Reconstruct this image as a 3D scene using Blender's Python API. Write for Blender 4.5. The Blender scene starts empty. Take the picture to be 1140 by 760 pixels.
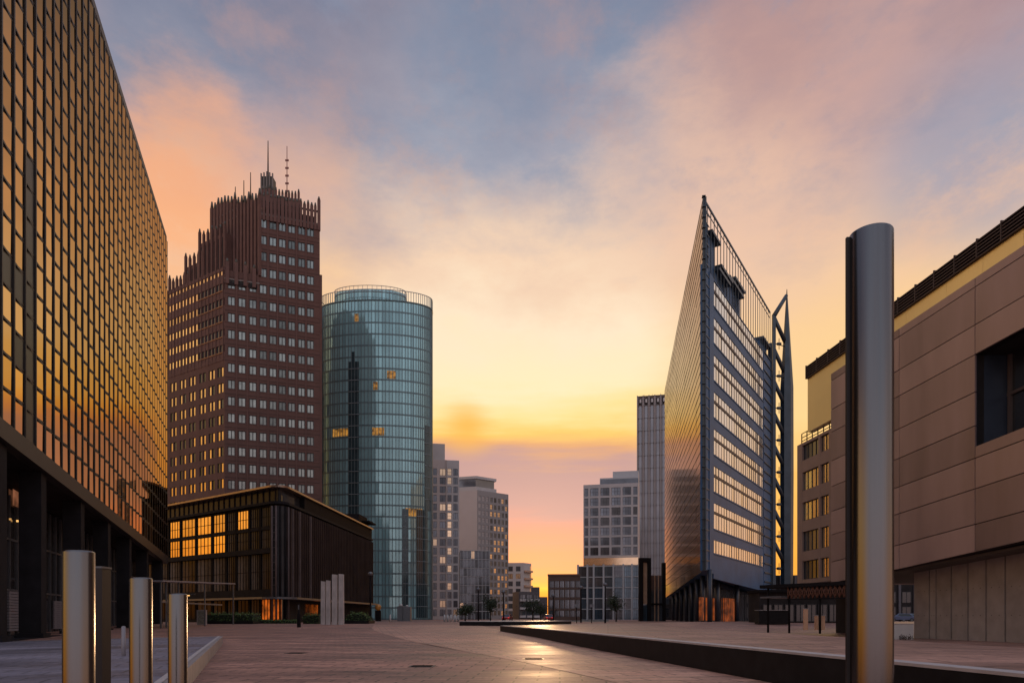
import bpy, bmesh, math, random
from mathutils import Vector, Matrix
random.seed(7)
C = bpy.context.scene.collection
scene = bpy.context.scene
EYE, FOC, CX, YH = 1.25, 760.0, 570.0, 687.0        # eye height, focal length and horizon of the photograph

def at(px, d): return Vector(((px - CX) / FOC * d, d))
def zz(py, d): return EYE + (YH - py) / FOC * d
def lerp(a, b, t): return a + (b - a) * t
def smooth(t):
    t = max(0.0, min(1.0, t)); return t * t * (3 - 2 * t)
def lin(*c):
    return tuple(((v / 255 + .055) / 1.055) ** 2.4 if v > 10 else v / 255 / 12.92 for v in c) + (1.0,)

# ------------------------------------------------------------------ materials
def M(name, col, rough=.5, metal=0., var=.12, scale=1.5, rnd=0., island=0., bump=0., ior=1.5, stretch=(1, 1, 1), coat=0., rvar=0., spec=None, edge=None):
    m = bpy.data.materials.new(name); m.use_nodes = True
    nt = m.node_tree; N = nt.nodes; L = nt.links; b = N['Principled BSDF']
    b.inputs['Roughness'].default_value = rough; b.inputs['Metallic'].default_value = metal
    b.inputs['IOR'].default_value = ior
    if coat: b.inputs['Coat Weight'].default_value = coat; b.inputs['Coat Roughness'].default_value = .08
    if spec is not None: b.inputs['Specular IOR Level'].default_value = spec
    if edge is not None: b.inputs['Specular Tint'].default_value = edge + (1,)
    tc = N.new('ShaderNodeTexCoord'); mp = N.new('ShaderNodeMapping'); mp.inputs['Scale'].default_value = stretch
    L.new(tc.outputs['Object'], mp.inputs['Vector'])
    no = N.new('ShaderNodeTexNoise'); no.inputs['Scale'].default_value = scale; no.inputs['Detail'].default_value = 6
    L.new(mp.outputs[0], no.inputs['Vector'])
    def math_(op, a, c):
        n = N.new('ShaderNodeMath'); n.operation = op
        for i, v in enumerate((a, c)):
            if isinstance(v, (int, float)): n.inputs[i].default_value = v
            else: L.new(v, n.inputs[i])
        return n.outputs[0]
    f = math_('ADD', math_('MULTIPLY', math_('SUBTRACT', no.outputs['Fac'], .5), var * 3), 1.0)
    if rnd:
        oi = N.new('ShaderNodeObjectInfo'); f = math_('ADD', f, math_('MULTIPLY', math_('SUBTRACT', oi.outputs['Random'], .5), 2 * rnd))
    if island:
        g = N.new('ShaderNodeNewGeometry'); f = math_('ADD', f, math_('MULTIPLY', math_('SUBTRACT', g.outputs['Random Per Island'], .5), 2 * island))
    vm = N.new('ShaderNodeVectorMath'); vm.operation = 'SCALE'; vm.inputs[0].default_value = col[:3]
    L.new(f, vm.inputs['Scale']); L.new(vm.outputs[0], b.inputs['Base Color'])
    if rvar:
        L.new(math_('ADD', math_('MULTIPLY', math_('SUBTRACT', no.outputs['Fac'], .5), rvar), rough), b.inputs['Roughness'])
    if bump:
        bp = N.new('ShaderNodeBump'); bp.inputs['Strength'].default_value = bump; bp.inputs['Distance'].default_value = .05
        L.new(no.outputs['Fac'], bp.inputs['Height']); L.new(bp.outputs[0], b.inputs['Normal'])
    return m

def emit(name, col, strength):
    m = bpy.data.materials.new(name); m.use_nodes = True
    b = m.node_tree.nodes['Principled BSDF']; b.inputs['Base Color'].default_value = (.05, .03, .02, 1)
    b.inputs['Emission Color'].default_value = col; b.inputs['Emission Strength'].default_value = strength
    N = m.node_tree.nodes; L = m.node_tree.links
    tc = N.new('ShaderNodeTexCoord'); no = N.new('ShaderNodeTexNoise'); no.inputs['Scale'].default_value = .9; no.inputs['Detail'].default_value = 4
    L.new(tc.outputs['Object'], no.inputs['Vector'])
    mr = N.new('ShaderNodeMapRange'); mr.inputs[1].default_value = .35; mr.inputs[2].default_value = .7
    mr.inputs[3].default_value = strength * .15; mr.inputs[4].default_value = strength * 1.4
    L.new(no.outputs['Fac'], mr.inputs[0]); L.new(mr.outputs[0], b.inputs['Emission Strength'])
    return m

def paver(name, c1, c2, mortar, bw, bh, rot=0., rough=.42, mort=.022, big=.25, fleck=.3):
    m = bpy.data.materials.new(name); m.use_nodes = True
    nt = m.node_tree; N = nt.nodes; L = nt.links; b = N['Principled BSDF']
    tc = N.new('ShaderNodeTexCoord'); mp = N.new('ShaderNodeMapping'); mp.inputs['Rotation'].default_value = (0, 0, rot)
    L.new(tc.outputs['Object'], mp.inputs['Vector'])
    br = N.new('ShaderNodeTexBrick'); br.inputs['Color1'].default_value = c1; br.inputs['Color2'].default_value = c2
    br.inputs['Mortar'].default_value = mortar; br.inputs['Scale'].default_value = 1
    br.inputs['Brick Width'].default_value = bw; br.inputs['Row Height'].default_value = bh; br.inputs['Mortar Size'].default_value = mort
    L.new(mp.outputs[0], br.inputs['Vector'])
    n1 = N.new('ShaderNodeTexNoise'); n1.inputs['Scale'].default_value = big; n1.inputs['Detail'].default_value = 9; n1.inputs['Roughness'].default_value = .72
    mp2 = N.new('ShaderNodeMapping'); mp2.inputs['Scale'].default_value = (.35, 1.5, 1); mp2.inputs['Rotation'].default_value = (0, 0, rot * .3); L.new(tc.outputs['Object'], mp2.inputs['Vector']); L.new(mp2.outputs[0], n1.inputs['Vector'])
    n2 = N.new('ShaderNodeTexNoise'); n2.inputs['Scale'].default_value = 9; n2.inputs['Detail'].default_value = 5
    L.new(mp.outputs[0], n2.inputs['Vector'])
    def math_(op, a, c):
        n = N.new('ShaderNodeMath'); n.operation = op
        for i, v in enumerate((a, c)):
            if isinstance(v, (int, float)): n.inputs[i].default_value = v
            else: L.new(v, n.inputs[i])
        return n.outputs[0]
    f = math_('ADD', math_('ADD', 1.0, math_('MULTIPLY', math_('SUBTRACT', n1.outputs['Fac'], .5), 3.2)), math_('MULTIPLY', math_('SUBTRACT', n2.outputs['Fac'], .5), fleck * 4))
    f = math_('MAXIMUM', f, .25)
    vm = N.new('ShaderNodeVectorMath'); vm.operation = 'SCALE'
    L.new(br.outputs['Color'], vm.inputs[0]); L.new(f, vm.inputs['Scale']); L.new(vm.outputs[0], b.inputs['Base Color'])
    L.new(math_('ADD', rough, math_('MULTIPLY', math_('SUBTRACT', n1.outputs['Fac'], .5), .9)), b.inputs['Roughness'])
    bp = N.new('ShaderNodeBump'); bp.inputs['Strength'].default_value = .35; bp.inputs['Distance'].default_value = .01
    L.new(math_('ADD', math_('MULTIPLY', br.outputs['Fac'], -1.0), math_('MULTIPLY', n2.outputs['Fac'], .6)), bp.inputs['Height']); L.new(bp.outputs[0], b.inputs['Normal'])
    return m

m_bronze = M('bronze_glass', (.62, .42, .24), .03, 1., .05, .3, rnd=.12, edge=(.5, .42, .34))
m_bronze_refl = M('bronze_dark_reflection', (.02, .024, .032), .35, 0., .2, .4, ior=1.3)
m_blackmetal = M('black_metal', (.016, .014, .015), .6, 0., .25, 2, spec=.02)
m_mullion = M('dark_mullion', (.022, .018, .018), .5, 0., .2, 2)
m_darkstone = M('dark_stone', (.022, .021, .024), .6, 0., .3, 1.2, spec=.03)
m_greymetal = M('grey_metal', (.13, .135, .15), .4, .4, .2, 1.5)
m_dim_int = M('dark_interior', (.03, .026, .026), .8, 0., .5, .5, spec=.1)
m_lobby = M('lobby_glass', (.022, .024, .028), .06, 0., .3, .5, ior=1.7)
m_shutter = M('pale_shutter', (.24, .22, .24), .5, 0., .1, 2)
m_brick = M('dark_brick', (.112, .055, .043), .8, 0., .22, .35, bump=.1)
m_brick_rib = M('brick_rib', (.125, .064, .052), .8, 0., .22, .5)
m_brick_lite = M('brick_trim', (.17, .15, .14), .7, 0., .2, .6)
m_crown = M('weathered_crown', (.09, .085, .07), .7, 0., .4, .6)
m_winframe = M('window_frame_dark', (.03, .027, .03), .5, 0., .1, 1)
m_pane = M('curtained_pane', (.24, .26, .245), .14, .7, .35, .8, rnd=.4, island=.25)
m_gold_pane = M('gold_pane', (.85, .62, .38), .06, .95, .2, .8, rnd=.25)
m_dark_pane = M('dark_pane', (.05, .055, .065), .06, .3, .3, .6, rnd=.4, island=.3, ior=1.7)
m_teal = M('teal_glass', (.32, .55, .58), .08, .30, .2, .12, rnd=.10, island=.22)
m_teal_dark = M('teal_spandrel', (.13, .20, .215), .4, .2, .2, .2)
m_reflstrip = M('dark_reflection_glass', (.04, .07, .08), .12, .2, .4, .4)
m_lightmull = M('pale_mullion', (.32, .36, .38), .4, .3, .1, 1)
m_clearrail = M('parapet_glass', (.55, .52, .45), .08, .5, .1, 1)
m_white = M('pale_plaster', (.52, .47, .46), .75, 0., .1, .15)
m_white2 = M('cool_white_panel', (.48, .47, .48), .6, 0., .12, .2)
m_offpane = M('office_pane', (.13, .15, .18), .07, .55, .25, .5, rnd=.4, island=.3)
m_warmpane = M('warm_pane', (.75, .6, .42), .1, .9, .2, .5, rnd=.3)
m_lowglass = M('low_block_glass', (.035, .036, .04), .08, .0, .5, .4, rnd=.4, island=.5, spec=.08)
m_brown = M('brown_cladding', (.12, .07, .055), .6, 0., .15, .3)
m_slab = M('grey_slab_stone', (.30, .27, .27), .6, 0., .12, .3, stretch=(1, 1, .25))
m_slab_glass = M('slab_strip_glass', (.22, .23, .26), .2, .5, .2, .2)
m_louvre = M('glass_louvre', (.66, .43, .27), .12, 1., .10, .2, rnd=.10, stretch=(1, .2, 1), edge=(.50, .42, .34))
m_bluesteel = M('blue_steel', (.032, .095, .20), .5, 0., .3, .4, spec=.3)
m_primwin = M('blind_glass', (.95, .92, .82), .12, .8, .12, .6, island=.14)
m_prismframe = M('prism_frame', (.055, .07, .085), .4, .5, .3, .6)
m_clad = M('mauve_cladding', (.29, .205, .192), .36, .25, .26, .5, rnd=.28, rvar=.3, stretch=(1, 1, .22))
m_seam = M('cladding_backing', (.02, .016, .016), .8)
m_skygold = M('sky_gold_panel', (1.0, .78, .32), .3, .3, .07, .3, rnd=.06)
m_parapet = M('parapet_louvre', (.06, .04, .035), .6, .2, .2, 1)
m_concrete = M('board_concrete', (.28, .24, .22), .7, 0., .22, 1.2, rnd=.12, bump=.1)
m_steel = M('brushed_steel', (.165, .15, .148), .23, 1., .16, 3, stretch=(6, 6, .12), rvar=.2)
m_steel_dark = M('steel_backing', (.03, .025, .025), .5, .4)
m_stele = M('pale_stone_stele', (.47, .42, .40), .7, 0., .35, 2.0, stretch=(1, 1, .4))
m_leaf = M('leaves', (.075, .13, .03), .6, 0., .4, 2, island=.5)
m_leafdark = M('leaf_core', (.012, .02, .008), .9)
m_bark = M('bark', (.05, .038, .03), .9, 0., .4, 5)
m_blackstone = M('black_granite', (.014, .013, .014), .5, 0., .5, 3, spec=.12)
m_edge = M('pale_kerb_stone', (.42, .38, .38), .5, 0., .2, 3)
m_whitewall = M('white_render', (.55, .52, .5), .7, 0., .1, 2)
m_red = M('red_paint', (.35, .02, .015), .3, 0., .05, 2, coat=.6)
m_blue = M('blue_car_paint', (.06, .09, .18), .3, .2, .05, 2, coat=.6)
m_silver = M('grey_car_paint', (.25, .27, .32), .3, .4, .05, 2, coat=.6)
m_tyre = M('tyre_rubber', (.02, .02, .02), .8)
m_carglass = M('car_glass', (.02, .025, .03), .05, 0., .05, 1)
m_lit = emit('lit_room', lin(255, 180, 80), .38)
m_lit2 = emit('lit_shop', lin(255, 120, 35), .5)
m_lobby_skyglow = emit('lobby_sky_reflection', lin(190, 120, 85), .42)
m_lamp = emit('lamp_glow', lin(255, 190, 110), 1.5)
m_tail = emit('tail_light', (1, .03, .02, 1), 1.2)
m_poster = M('poster_mosaic', (.26, .26, .22), .5, 0., .6, 6)
m_greybox = M('grey_box', (.16, .17, .18), .5, .2)
m_orange = M('orange_sign', (.6, .25, .05), .5)
m_peach = M('peach_board', (.62, .36, .22), .6)
m_weed = M('dry_weed', (.06, .04, .03), .8)
m_leaf2 = M('dark_leaves', (.035, .05, .022), .7, 0., .4, 2, island=.5)
m_iron = M('cast_iron', (.07, .06, .055), .5, .5, .4, 6)
m_road = M('asphalt', (.05, .05, .052), .6, 0., .3, 2)

# ------------------------------------------------------------------ mesh builder
class MB:
    def __init__(s): s.v = []; s.f = []; s.mi = []; s.mats = []; s.sm = []
    def mat(s, m):
        if m not in s.mats: s.mats.append(m)
        return s.mats.index(m)
    def poly(s, pts, m, smoothed=False):
        b = len(s.v); s.v += [tuple(p) for p in pts]; s.f.append(tuple(range(b, b + len(pts)))); s.mi.append(s.mat(m)); s.sm.append(smoothed)
    def hexa(s, p, m):          # p: bottom 4, top 4
        b = len(s.v); s.v += [tuple(q) for q in p]
        for f in ((3, 2, 1, 0), (4, 5, 6, 7), (0, 1, 5, 4), (1, 2, 6, 5), (2, 3, 7, 6), (3, 0, 4, 7)):
            s.f.append(tuple(b + i for i in f)); s.mi.append(s.mat(m)); s.sm.append(False)
    def box(s, x0, x1, y0, y1, z0, z1, m):
        s.hexa([(x0, y0, z0), (x1, y0, z0), (x1, y1, z0), (x0, y1, z0), (x0, y0, z1), (x1, y0, z1), (x1, y1, z1), (x0, y1, z1)], m)
    def prism(s, pts, z0, z1, m, top=None, zb=None, zt=None):     # pts: 2D polygon
        n = len(pts); b = len(s.v)
        zb = zb or [z0] * n; zt = zt or [z1] * n
        s.v += [(p[0], p[1], zb[i]) for i, p in enumerate(pts)] + [(p[0], p[1], zt[i]) for i, p in enumerate(pts)]
        k = s.mat(m); kt = s.mat(top or m)
        for i in range(n):
            j = (i + 1) % n; s.f.append((b + i, b + j, b + n + j, b + n + i)); s.mi.append(k); s.sm.append(False)
        s.f.append(tuple(b + n + i for i in range(n))); s.mi.append(kt); s.sm.append(False)
        s.f.append(tuple(b + i for i in reversed(range(n)))); s.mi.append(k); s.sm.append(False)
    def tube(s, p0, p1, r0, r1, m, n=10, cap=True, smoothed=True):
        p0 = Vector(p0); p1 = Vector(p1); d = (p1 - p0).normalized()
        a = d.orthogonal().normalized(); c = d.cross(a); b = len(s.v); k = s.mat(m)
        for p, r in ((p0, r0), (p1, r1)):
            for i in range(n):
                t = 2 * math.pi * i / n; s.v.append(tuple(p + (a * math.cos(t) + c * math.sin(t)) * r))
        for i in range(n):
            j = (i + 1) % n; s.f.append((b + i, b + j, b + n + j, b + n + i)); s.mi.append(k); s.sm.append(smoothed)
        if cap:
            s.f.append(tuple(b + i for i in reversed(range(n)))); s.mi.append(k); s.sm.append(False)
            s.f.append(tuple(b + n + i for i in range(n))); s.mi.append(k); s.sm.append(False)
    def lathe(s, prof, m, n=48, c=(0, 0)):
        b = len(s.v); k = s.mat(m); q = len(prof)
        for r, z in prof:
            for i in range(n):
                t = 2 * math.pi * i / n; s.v.append((c[0] + r * math.cos(t), c[1] + r * math.sin(t), z))
        for j in range(q - 1):
            for i in range(n):
                i2 = (i + 1) % n; s.f.append((b + j * n + i, b + j * n + i2, b + (j + 1) * n + i2, b + (j + 1) * n + i)); s.mi.append(k)
                s.sm.append(True)
        s.f.append(tuple(b + (q - 1) * n + i for i in range(n))); s.mi.append(k); s.sm.append(False)
    def leaf(s, p, size, m):
        a = Vector((random.gauss(0, 1), random.gauss(0, 1), random.gauss(0, 1))).normalized(); c = a.orthogonal().normalized()
        d = a.cross(c); p = Vector(p); w = size * random.uniform(.6, 1.2)
        s.poly([p - c * w, p + d * w * .5, p + c * w, p - d * w * .5], m)
    def build(s, name, parent=None, sharp=None, org=None):
        me = bpy.data.meshes.new(name)
        o = Vector((0, 0, 0))
        if org is not None: o = Vector(org)
        elif parent is not None: o = wloc(parent)
        me.from_pydata([tuple(Vector(v) - o) for v in s.v], [], s.f)
        for m in s.mats: me.materials.append(m)
        for p, mi, sm in zip(me.polygons, s.mi, s.sm): p.material_index = mi; p.use_smooth = sm
        me.update()
        ob = bpy.data.objects.new(name, me); C.objects.link(ob)
        if parent is not None: ob.parent = parent
        elif org is not None: ob.location = o
        return ob

def wloc(o):
    v = Vector(o.location)
    while o.parent is not None: o = o.parent; v = v + o.location
    return v
def tag(o, label=None, cat=None, group=None, kind=None):
    if label: o['label'] = label
    if cat: o['category'] = cat
    if group: o['group'] = group
    if kind: o['kind'] = kind
    return o
def thing(name, loc, label, cat, group=None):
    o = bpy.data.objects.new(name, None); C.objects.link(o); o.location = loc; o.empty_display_size = .5
    return tag(o, label, cat, group)
def struct(name, mb): return tag(mb.build(name), kind='structure')
def copy_part(src, offset):
    c = src.copy(); C.objects.link(c); c.location = src.location + Vector(offset); return c

class Face:                     # a vertical facade: s runs along it, d is the distance out of it
    def __init__(s, o, vp=None, d=None, side=1):
        s.o = Vector(o); t = Vector(d) if d is not None else Vector(((vp - CX) / FOC, 1.0)); s.t = t.normalized()
        s.n = Vector((s.t.y, -s.t.x)) * side
    def off(s, d): 
        f = Face(s.o + s.n * d, d=s.t); f.n = s.n; return f
    def pt(s, a, z, d=0.): 
        p = s.o + s.t * a + s.n * d; return (p.x, p.y, z)
    def at_px(s, px):
        k = (px - CX) / FOC; return (k * s.o.y - s.o.x) / (s.t.x - k * s.t.y)
    def depth(s, a): return (s.o + s.t * a).y
    def p2(s, a, d=0.): p = s.o + s.t * a + s.n * d; return (p.x, p.y)
    def box(s, mb, s0, s1, z0, z1, d0, d1, m, z0b=None, z1b=None):
        z0b = z0 if z0b is None else z0b; z1b = z1 if z1b is None else z1b
        mb.hexa([s.pt(s0, z0, d1), s.pt(s1, z0b, d1), s.pt(s1, z0b, d0), s.pt(s0, z0, d0),
                 s.pt(s0, z1, d1), s.pt(s1, z1b, d1), s.pt(s1, z1b, d0), s.pt(s0, z1, d0)], m)
    def quad(s, mb, s0, s1, z0, z1, d, m): mb.poly([s.pt(s0, z0, d), s.pt(s1, z0, d), s.pt(s1, z1, d), s.pt(s0, z1, d)], m)

def wall_grid(mb, f, s0, s1, z0, z1, cols, rows, m, depth=.25, d=0.):
    """piers and spandrels around window openings; cols / rows are the openings"""
    e = s0
    for a, b in cols:
        if a > e + .001: f.box(mb, e, a, z0, z1, d - depth, d, m)
        zb = z0
        for c, g in rows:
            if c > zb + .001: f.box(mb, a, b, zb, c, d - depth, d - .012, m)
            zb = g
        if z1 > zb + .001: f.box(mb, a, b, zb, z1, d - depth, d - .012, m)
        e = b
    if s1 > e + .001: f.box(mb, e, s1, z0, z1, d - depth, d, m)

def window_mesh(f, a, b, c, g, d, pane, frame, panes=2, bars=0, fr=.09, mb=None):
    w = mb or MB()
    f.box(w, a, b, c, c + fr, d - .05, d + .05, frame); f.box(w, a, b, g - fr, g, d - .05, d + .05, frame)
    f.box(w, a, a + fr, c + fr, g - fr, d - .05, d + .05, frame); f.box(w, b - fr, b, c + fr, g - fr, d - .05, d + .05, frame)
    for i in range(panes):
        p0 = lerp(a, b, i / panes) + fr * .6; p1 = lerp(a, b, (i + 1) / panes) - fr * .6
        f.quad(w, p0, p1, c + fr * .6, g - fr * .6, d, pane)
        if i: f.box(w, p0 - fr * 1.3, p0 - fr * .1, c + fr, g - fr, d - .05, d + .05, frame)
    for i in range(bars):
        z = lerp(c, g, (i + 1) / (bars + 1)); f.box(w, a + fr, b - fr, z - .04, z + .04, d - .04, d + .04, frame)
    return w

def place_windows(root, f, cols, rows, pane, frame, d=-.18, panes=2, bars=0, fr=.09, name='window', budget=None, alt=None, altp=0.):
    """one mesh per window size, copied; past the budget the rest becomes one part of kind stuff"""
    base = {}; rest = MB(); nrest = 0; rl = wloc(root)
    for (a, b) in cols:
        for (c, g) in rows:
            use_alt = alt is not None and random.random() < altp
            if budget is not None and budget[0] <= 0:
                window_mesh(f, a, b, c, g, d, alt if use_alt else pane, frame, panes, bars, fr, rest); nrest += 1; continue
            key = (round(b - a, 2), round(g - c, 2), use_alt)
            if key not in base:
                o = window_mesh(f, a, b, c, g, d, alt if use_alt else pane, frame, panes, bars, fr).build(name, org=f.pt(a, c, d))
                o.parent = root; o.location = Vector(f.pt(a, c, d)) - rl; base[key] = o
            else:
                o = base[key].copy(); C.objects.link(o); o.location = Vector(f.pt(a, c, d)) - rl
            if budget is not None: budget[0] -= 1
    if nrest: tag(rest.build(name, root), kind='stuff')

def spans(s0, s1, n, frac):
    w = (s1 - s0) / n
    return [(s0 + w * (i + .5 - frac / 2), s0 + w * (i + .5 + frac / 2)) for i in range(n)]

# ------------------------------------------------------------------ the ground
def gz(y): return max(0, min(1, (y - 30) / 60)) * .5
EDGE = [(-.63, 53.0), (1.9, 39.0), (5.27, 13.0), (7.6, -6.0)]       # front edge of the raised plaza
def edge_x(y):
    for (xa, ya), (xb, yb) in zip(EDGE, EDGE[1:]):
        if y >= yb: return lerp(xb, xa, (y - yb) / (ya - yb))
    return EDGE[-1][0]
def plat_z(x, y):
    dip = smooth((x - 9) / 17) * (1 - smooth((y - 64) / 30))
    return .62 - .95 * dip
def ground_z(x, y):
    g = gz(y)
    if y < 110 and x > edge_x(min(y, 53)) + 1.5: g = min(g, plat_z(x, y) - .3) if y < 96 else lerp(plat_z(x, y) - .3, g, (y - 96) / 14)
    return g
def axis(pts):
    out = []
    for a, b, st in pts:
        n = max(1, round((b - a) / st)); out += [lerp(a, b, i / n) for i in range(n)]
    return out + [pts[-1][1]]
def sheet(xs, ys, zf, m, keep=None):
    mb = MB(); k = mb.mat(m); idx = {}
    for j, y in enumerate(ys):
        for i, x in enumerate(xs): idx[i, j] = len(mb.v); mb.v.append((x, y, zf(x, y)))
    for j in range(len(ys) - 1):
        for i in range(len(xs) - 1):
            if keep and not keep((xs[i] + xs[i + 1]) / 2, (ys[j] + ys[j + 1]) / 2): continue
            mb.f.append((idx[i, j], idx[i + 1, j], idx[i + 1, j + 1], idx[i, j + 1])); mb.mi.append(k); mb.sm.append(True)
    return mb
m_ground = paver('plaza_pavers', lin(168, 120, 102), lin(134, 94, 82), lin(66, 46, 40), .9, .45, math.radians(4), .60)
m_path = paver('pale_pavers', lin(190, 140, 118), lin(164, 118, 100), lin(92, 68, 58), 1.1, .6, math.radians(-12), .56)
m_plat = paver('raised_pavers', lin(162, 120, 104), lin(134, 98, 86), lin(76, 56, 48), 1.6, .8, math.radians(8), .50, big=.18)
m_terr = paver('terrace_pavers', lin(120, 112, 122), lin(106, 100, 112), lin(70, 66, 72), .9, .6, math.radians(-20), .6)
xs = axis([(-1500, -200, 260), (-200, -60, 28), (-60, 80, 2), (80, 200, 30), (200, 1500, 260)])
ys = axis([(-60, -20, 20), (-20, 120, 2), (120, 300, 36), (300, 1800, 300)])
struct('ground', sheet(xs, ys, ground_z, m_ground))
mb = MB()                                                          # pale lane sweeping across the plaza
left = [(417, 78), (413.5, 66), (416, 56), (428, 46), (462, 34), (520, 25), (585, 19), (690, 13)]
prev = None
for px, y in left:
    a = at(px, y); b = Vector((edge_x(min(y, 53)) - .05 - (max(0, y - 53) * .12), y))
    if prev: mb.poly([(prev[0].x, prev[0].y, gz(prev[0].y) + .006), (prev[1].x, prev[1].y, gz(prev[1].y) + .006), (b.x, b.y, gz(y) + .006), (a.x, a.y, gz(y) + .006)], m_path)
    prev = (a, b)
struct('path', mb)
# raised plaza: top sheet and black granite riser
def plat_map(u, v):
    y = v; x0 = edge_x(min(y, 53)) + (max(0, y - 53) * .55); return x0 + u * (75 - x0), y
us = [0, .004, .02, .05, .1] + [.1 + .9 * (i + 1) / 26 for i in range(26)]
vs = [-6 + 116 * i / 50 for i in range(51)]
top = MB(); k = top.mat(m_plat)
for v in vs:
    for u in us:
        x, y = plat_map(u, v); top.v.append((x, y, plat_z(x, y)))
n = len(us)
for j in range(len(vs) - 1):
    for i in range(n - 1): top.f.append((j * n + i, j * n + i + 1, (j + 1) * n + i + 1, (j + 1) * n + i)); top.mi.append(k); top.sm.append(True)
struct('raised_plaza', top)
def riser(name, pts, z0f, z1, m, cap):
    mb = MB()
    for (xa, ya), (xb, yb) in zip(pts, pts[1:]):
        t = Vector((xb - xa, yb - ya)).normalized(); nn = Vector((t.y, -t.x)) * -1
        p = [(xa, ya), (xb, yb), (xb - nn.x * .3, yb - nn.y * .3), (xa - nn.x * .3, ya - nn.y * .3)]
        mb.hexa([(q[0], q[1], z0f(q[1]) - .2) for q in p] + [(q[0], q[1], z1 - .035) for q in p], m)
        c = [(xa + nn.x * .03, ya + nn.y * .03), (xb + nn.x * .03, yb + nn.y * .03), p[2], p[3]]
        mb.hexa([(q[0], q[1], z1 - .03) for q in c] + [(q[0], q[1], z1 + .012) for q in c], cap)
    return struct(name, mb)
pts = [(6.5, 66.0), (-.63, 53.0)] + EDGE[1:]
riser('plaza_step', pts[::-1][::-1], gz, .62, m_blackstone, m_edge)
# sidewalk terrace on the left with a pale kerb
e0, e1, e2, e3 = (-14.0, 32.5), (-4.6, 8.6), (-13.5, 8.0), (-26.0, 34.5)
mb = MB(); mb.poly([(e1[0], e1[1], .34), (e0[0], e0[1], .34), (e3[0], e3[1], .03), (e2[0], e2[1], .03)], m_terr); struct('pavement', mb)
mb = MB()
def kerb(a, b, za, zb, w=.22):
    t = (Vector(b) - Vector(a)).normalized(); nn = Vector((t.y, -t.x))
    p = [a, b, (b[0] + nn.x * w, b[1] + nn.y * w), (a[0] + nn.x * w, a[1] + nn.y * w)]
    mb.hexa([(q[0], q[1], -.1) for q in p] + [(p[0][0], p[0][1], za), (p[1][0], p[1][1], zb), (p[2][0], p[2][1], zb), (p[3][0], p[3][1], za)], m_edge2)
m_edge2 = M('kerb_granite', (.26, .23, .23), .5, 0., .35, 3)
kerb((-4.6, 8.6), (-14.0, 32.5), .36, .36); kerb((-14.0, 32.5), (-26, 34.5), .36, .05)
struct('kerb', mb)
mb = MB()
for a, b in (((-4.6, 8.6), (-14.0, 32.5)), ((-14.0, 32.5), (-24, 34.2))):
    t = (Vector(b) - Vector(a)).normalized(); nn = Vector((t.y, -t.x)); z1 = .37; z2 = .37 if b[1] < 33 else .12
    mb.poly([(a[0], a[1], z1), (b[0], b[1], z2), (b[0] + nn.x * .1, b[1] + nn.y * .1, z2), (a[0] + nn.x * .1, a[1] + nn.y * .1, z1)], m_edge)
struct('kerb_line', mb)
mb = MB(); mb.poly([(-90, 128, .506), (90, 112, .506), (90, 122, .506), (-90, 138, .506)], m_road)
mb.poly([(-4, 128, .512), (18, 128, .512), (60, 420, .512), (30, 420, .512)], m_road); struct('road', mb)
mb = MB()                                                          # low black plinth in the middle distance
pl = [at(511.5, 74), at(600, 72.5), at(636, 86), at(560, 92)]
mb.prism([tuple(p) for p in pl], gz(72), .80, m_blackstone)
q = [tuple(p + (p - Vector((0, 80))).normalized() * .08) for p in pl]
mb.prism(q, .805, .86, m_edge)
tag(mb.build('stone_plinth', org=(0, 78, gz(78))), 'low black stone plinth with pale top slab beyond the plaza step', 'plinth')

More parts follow.
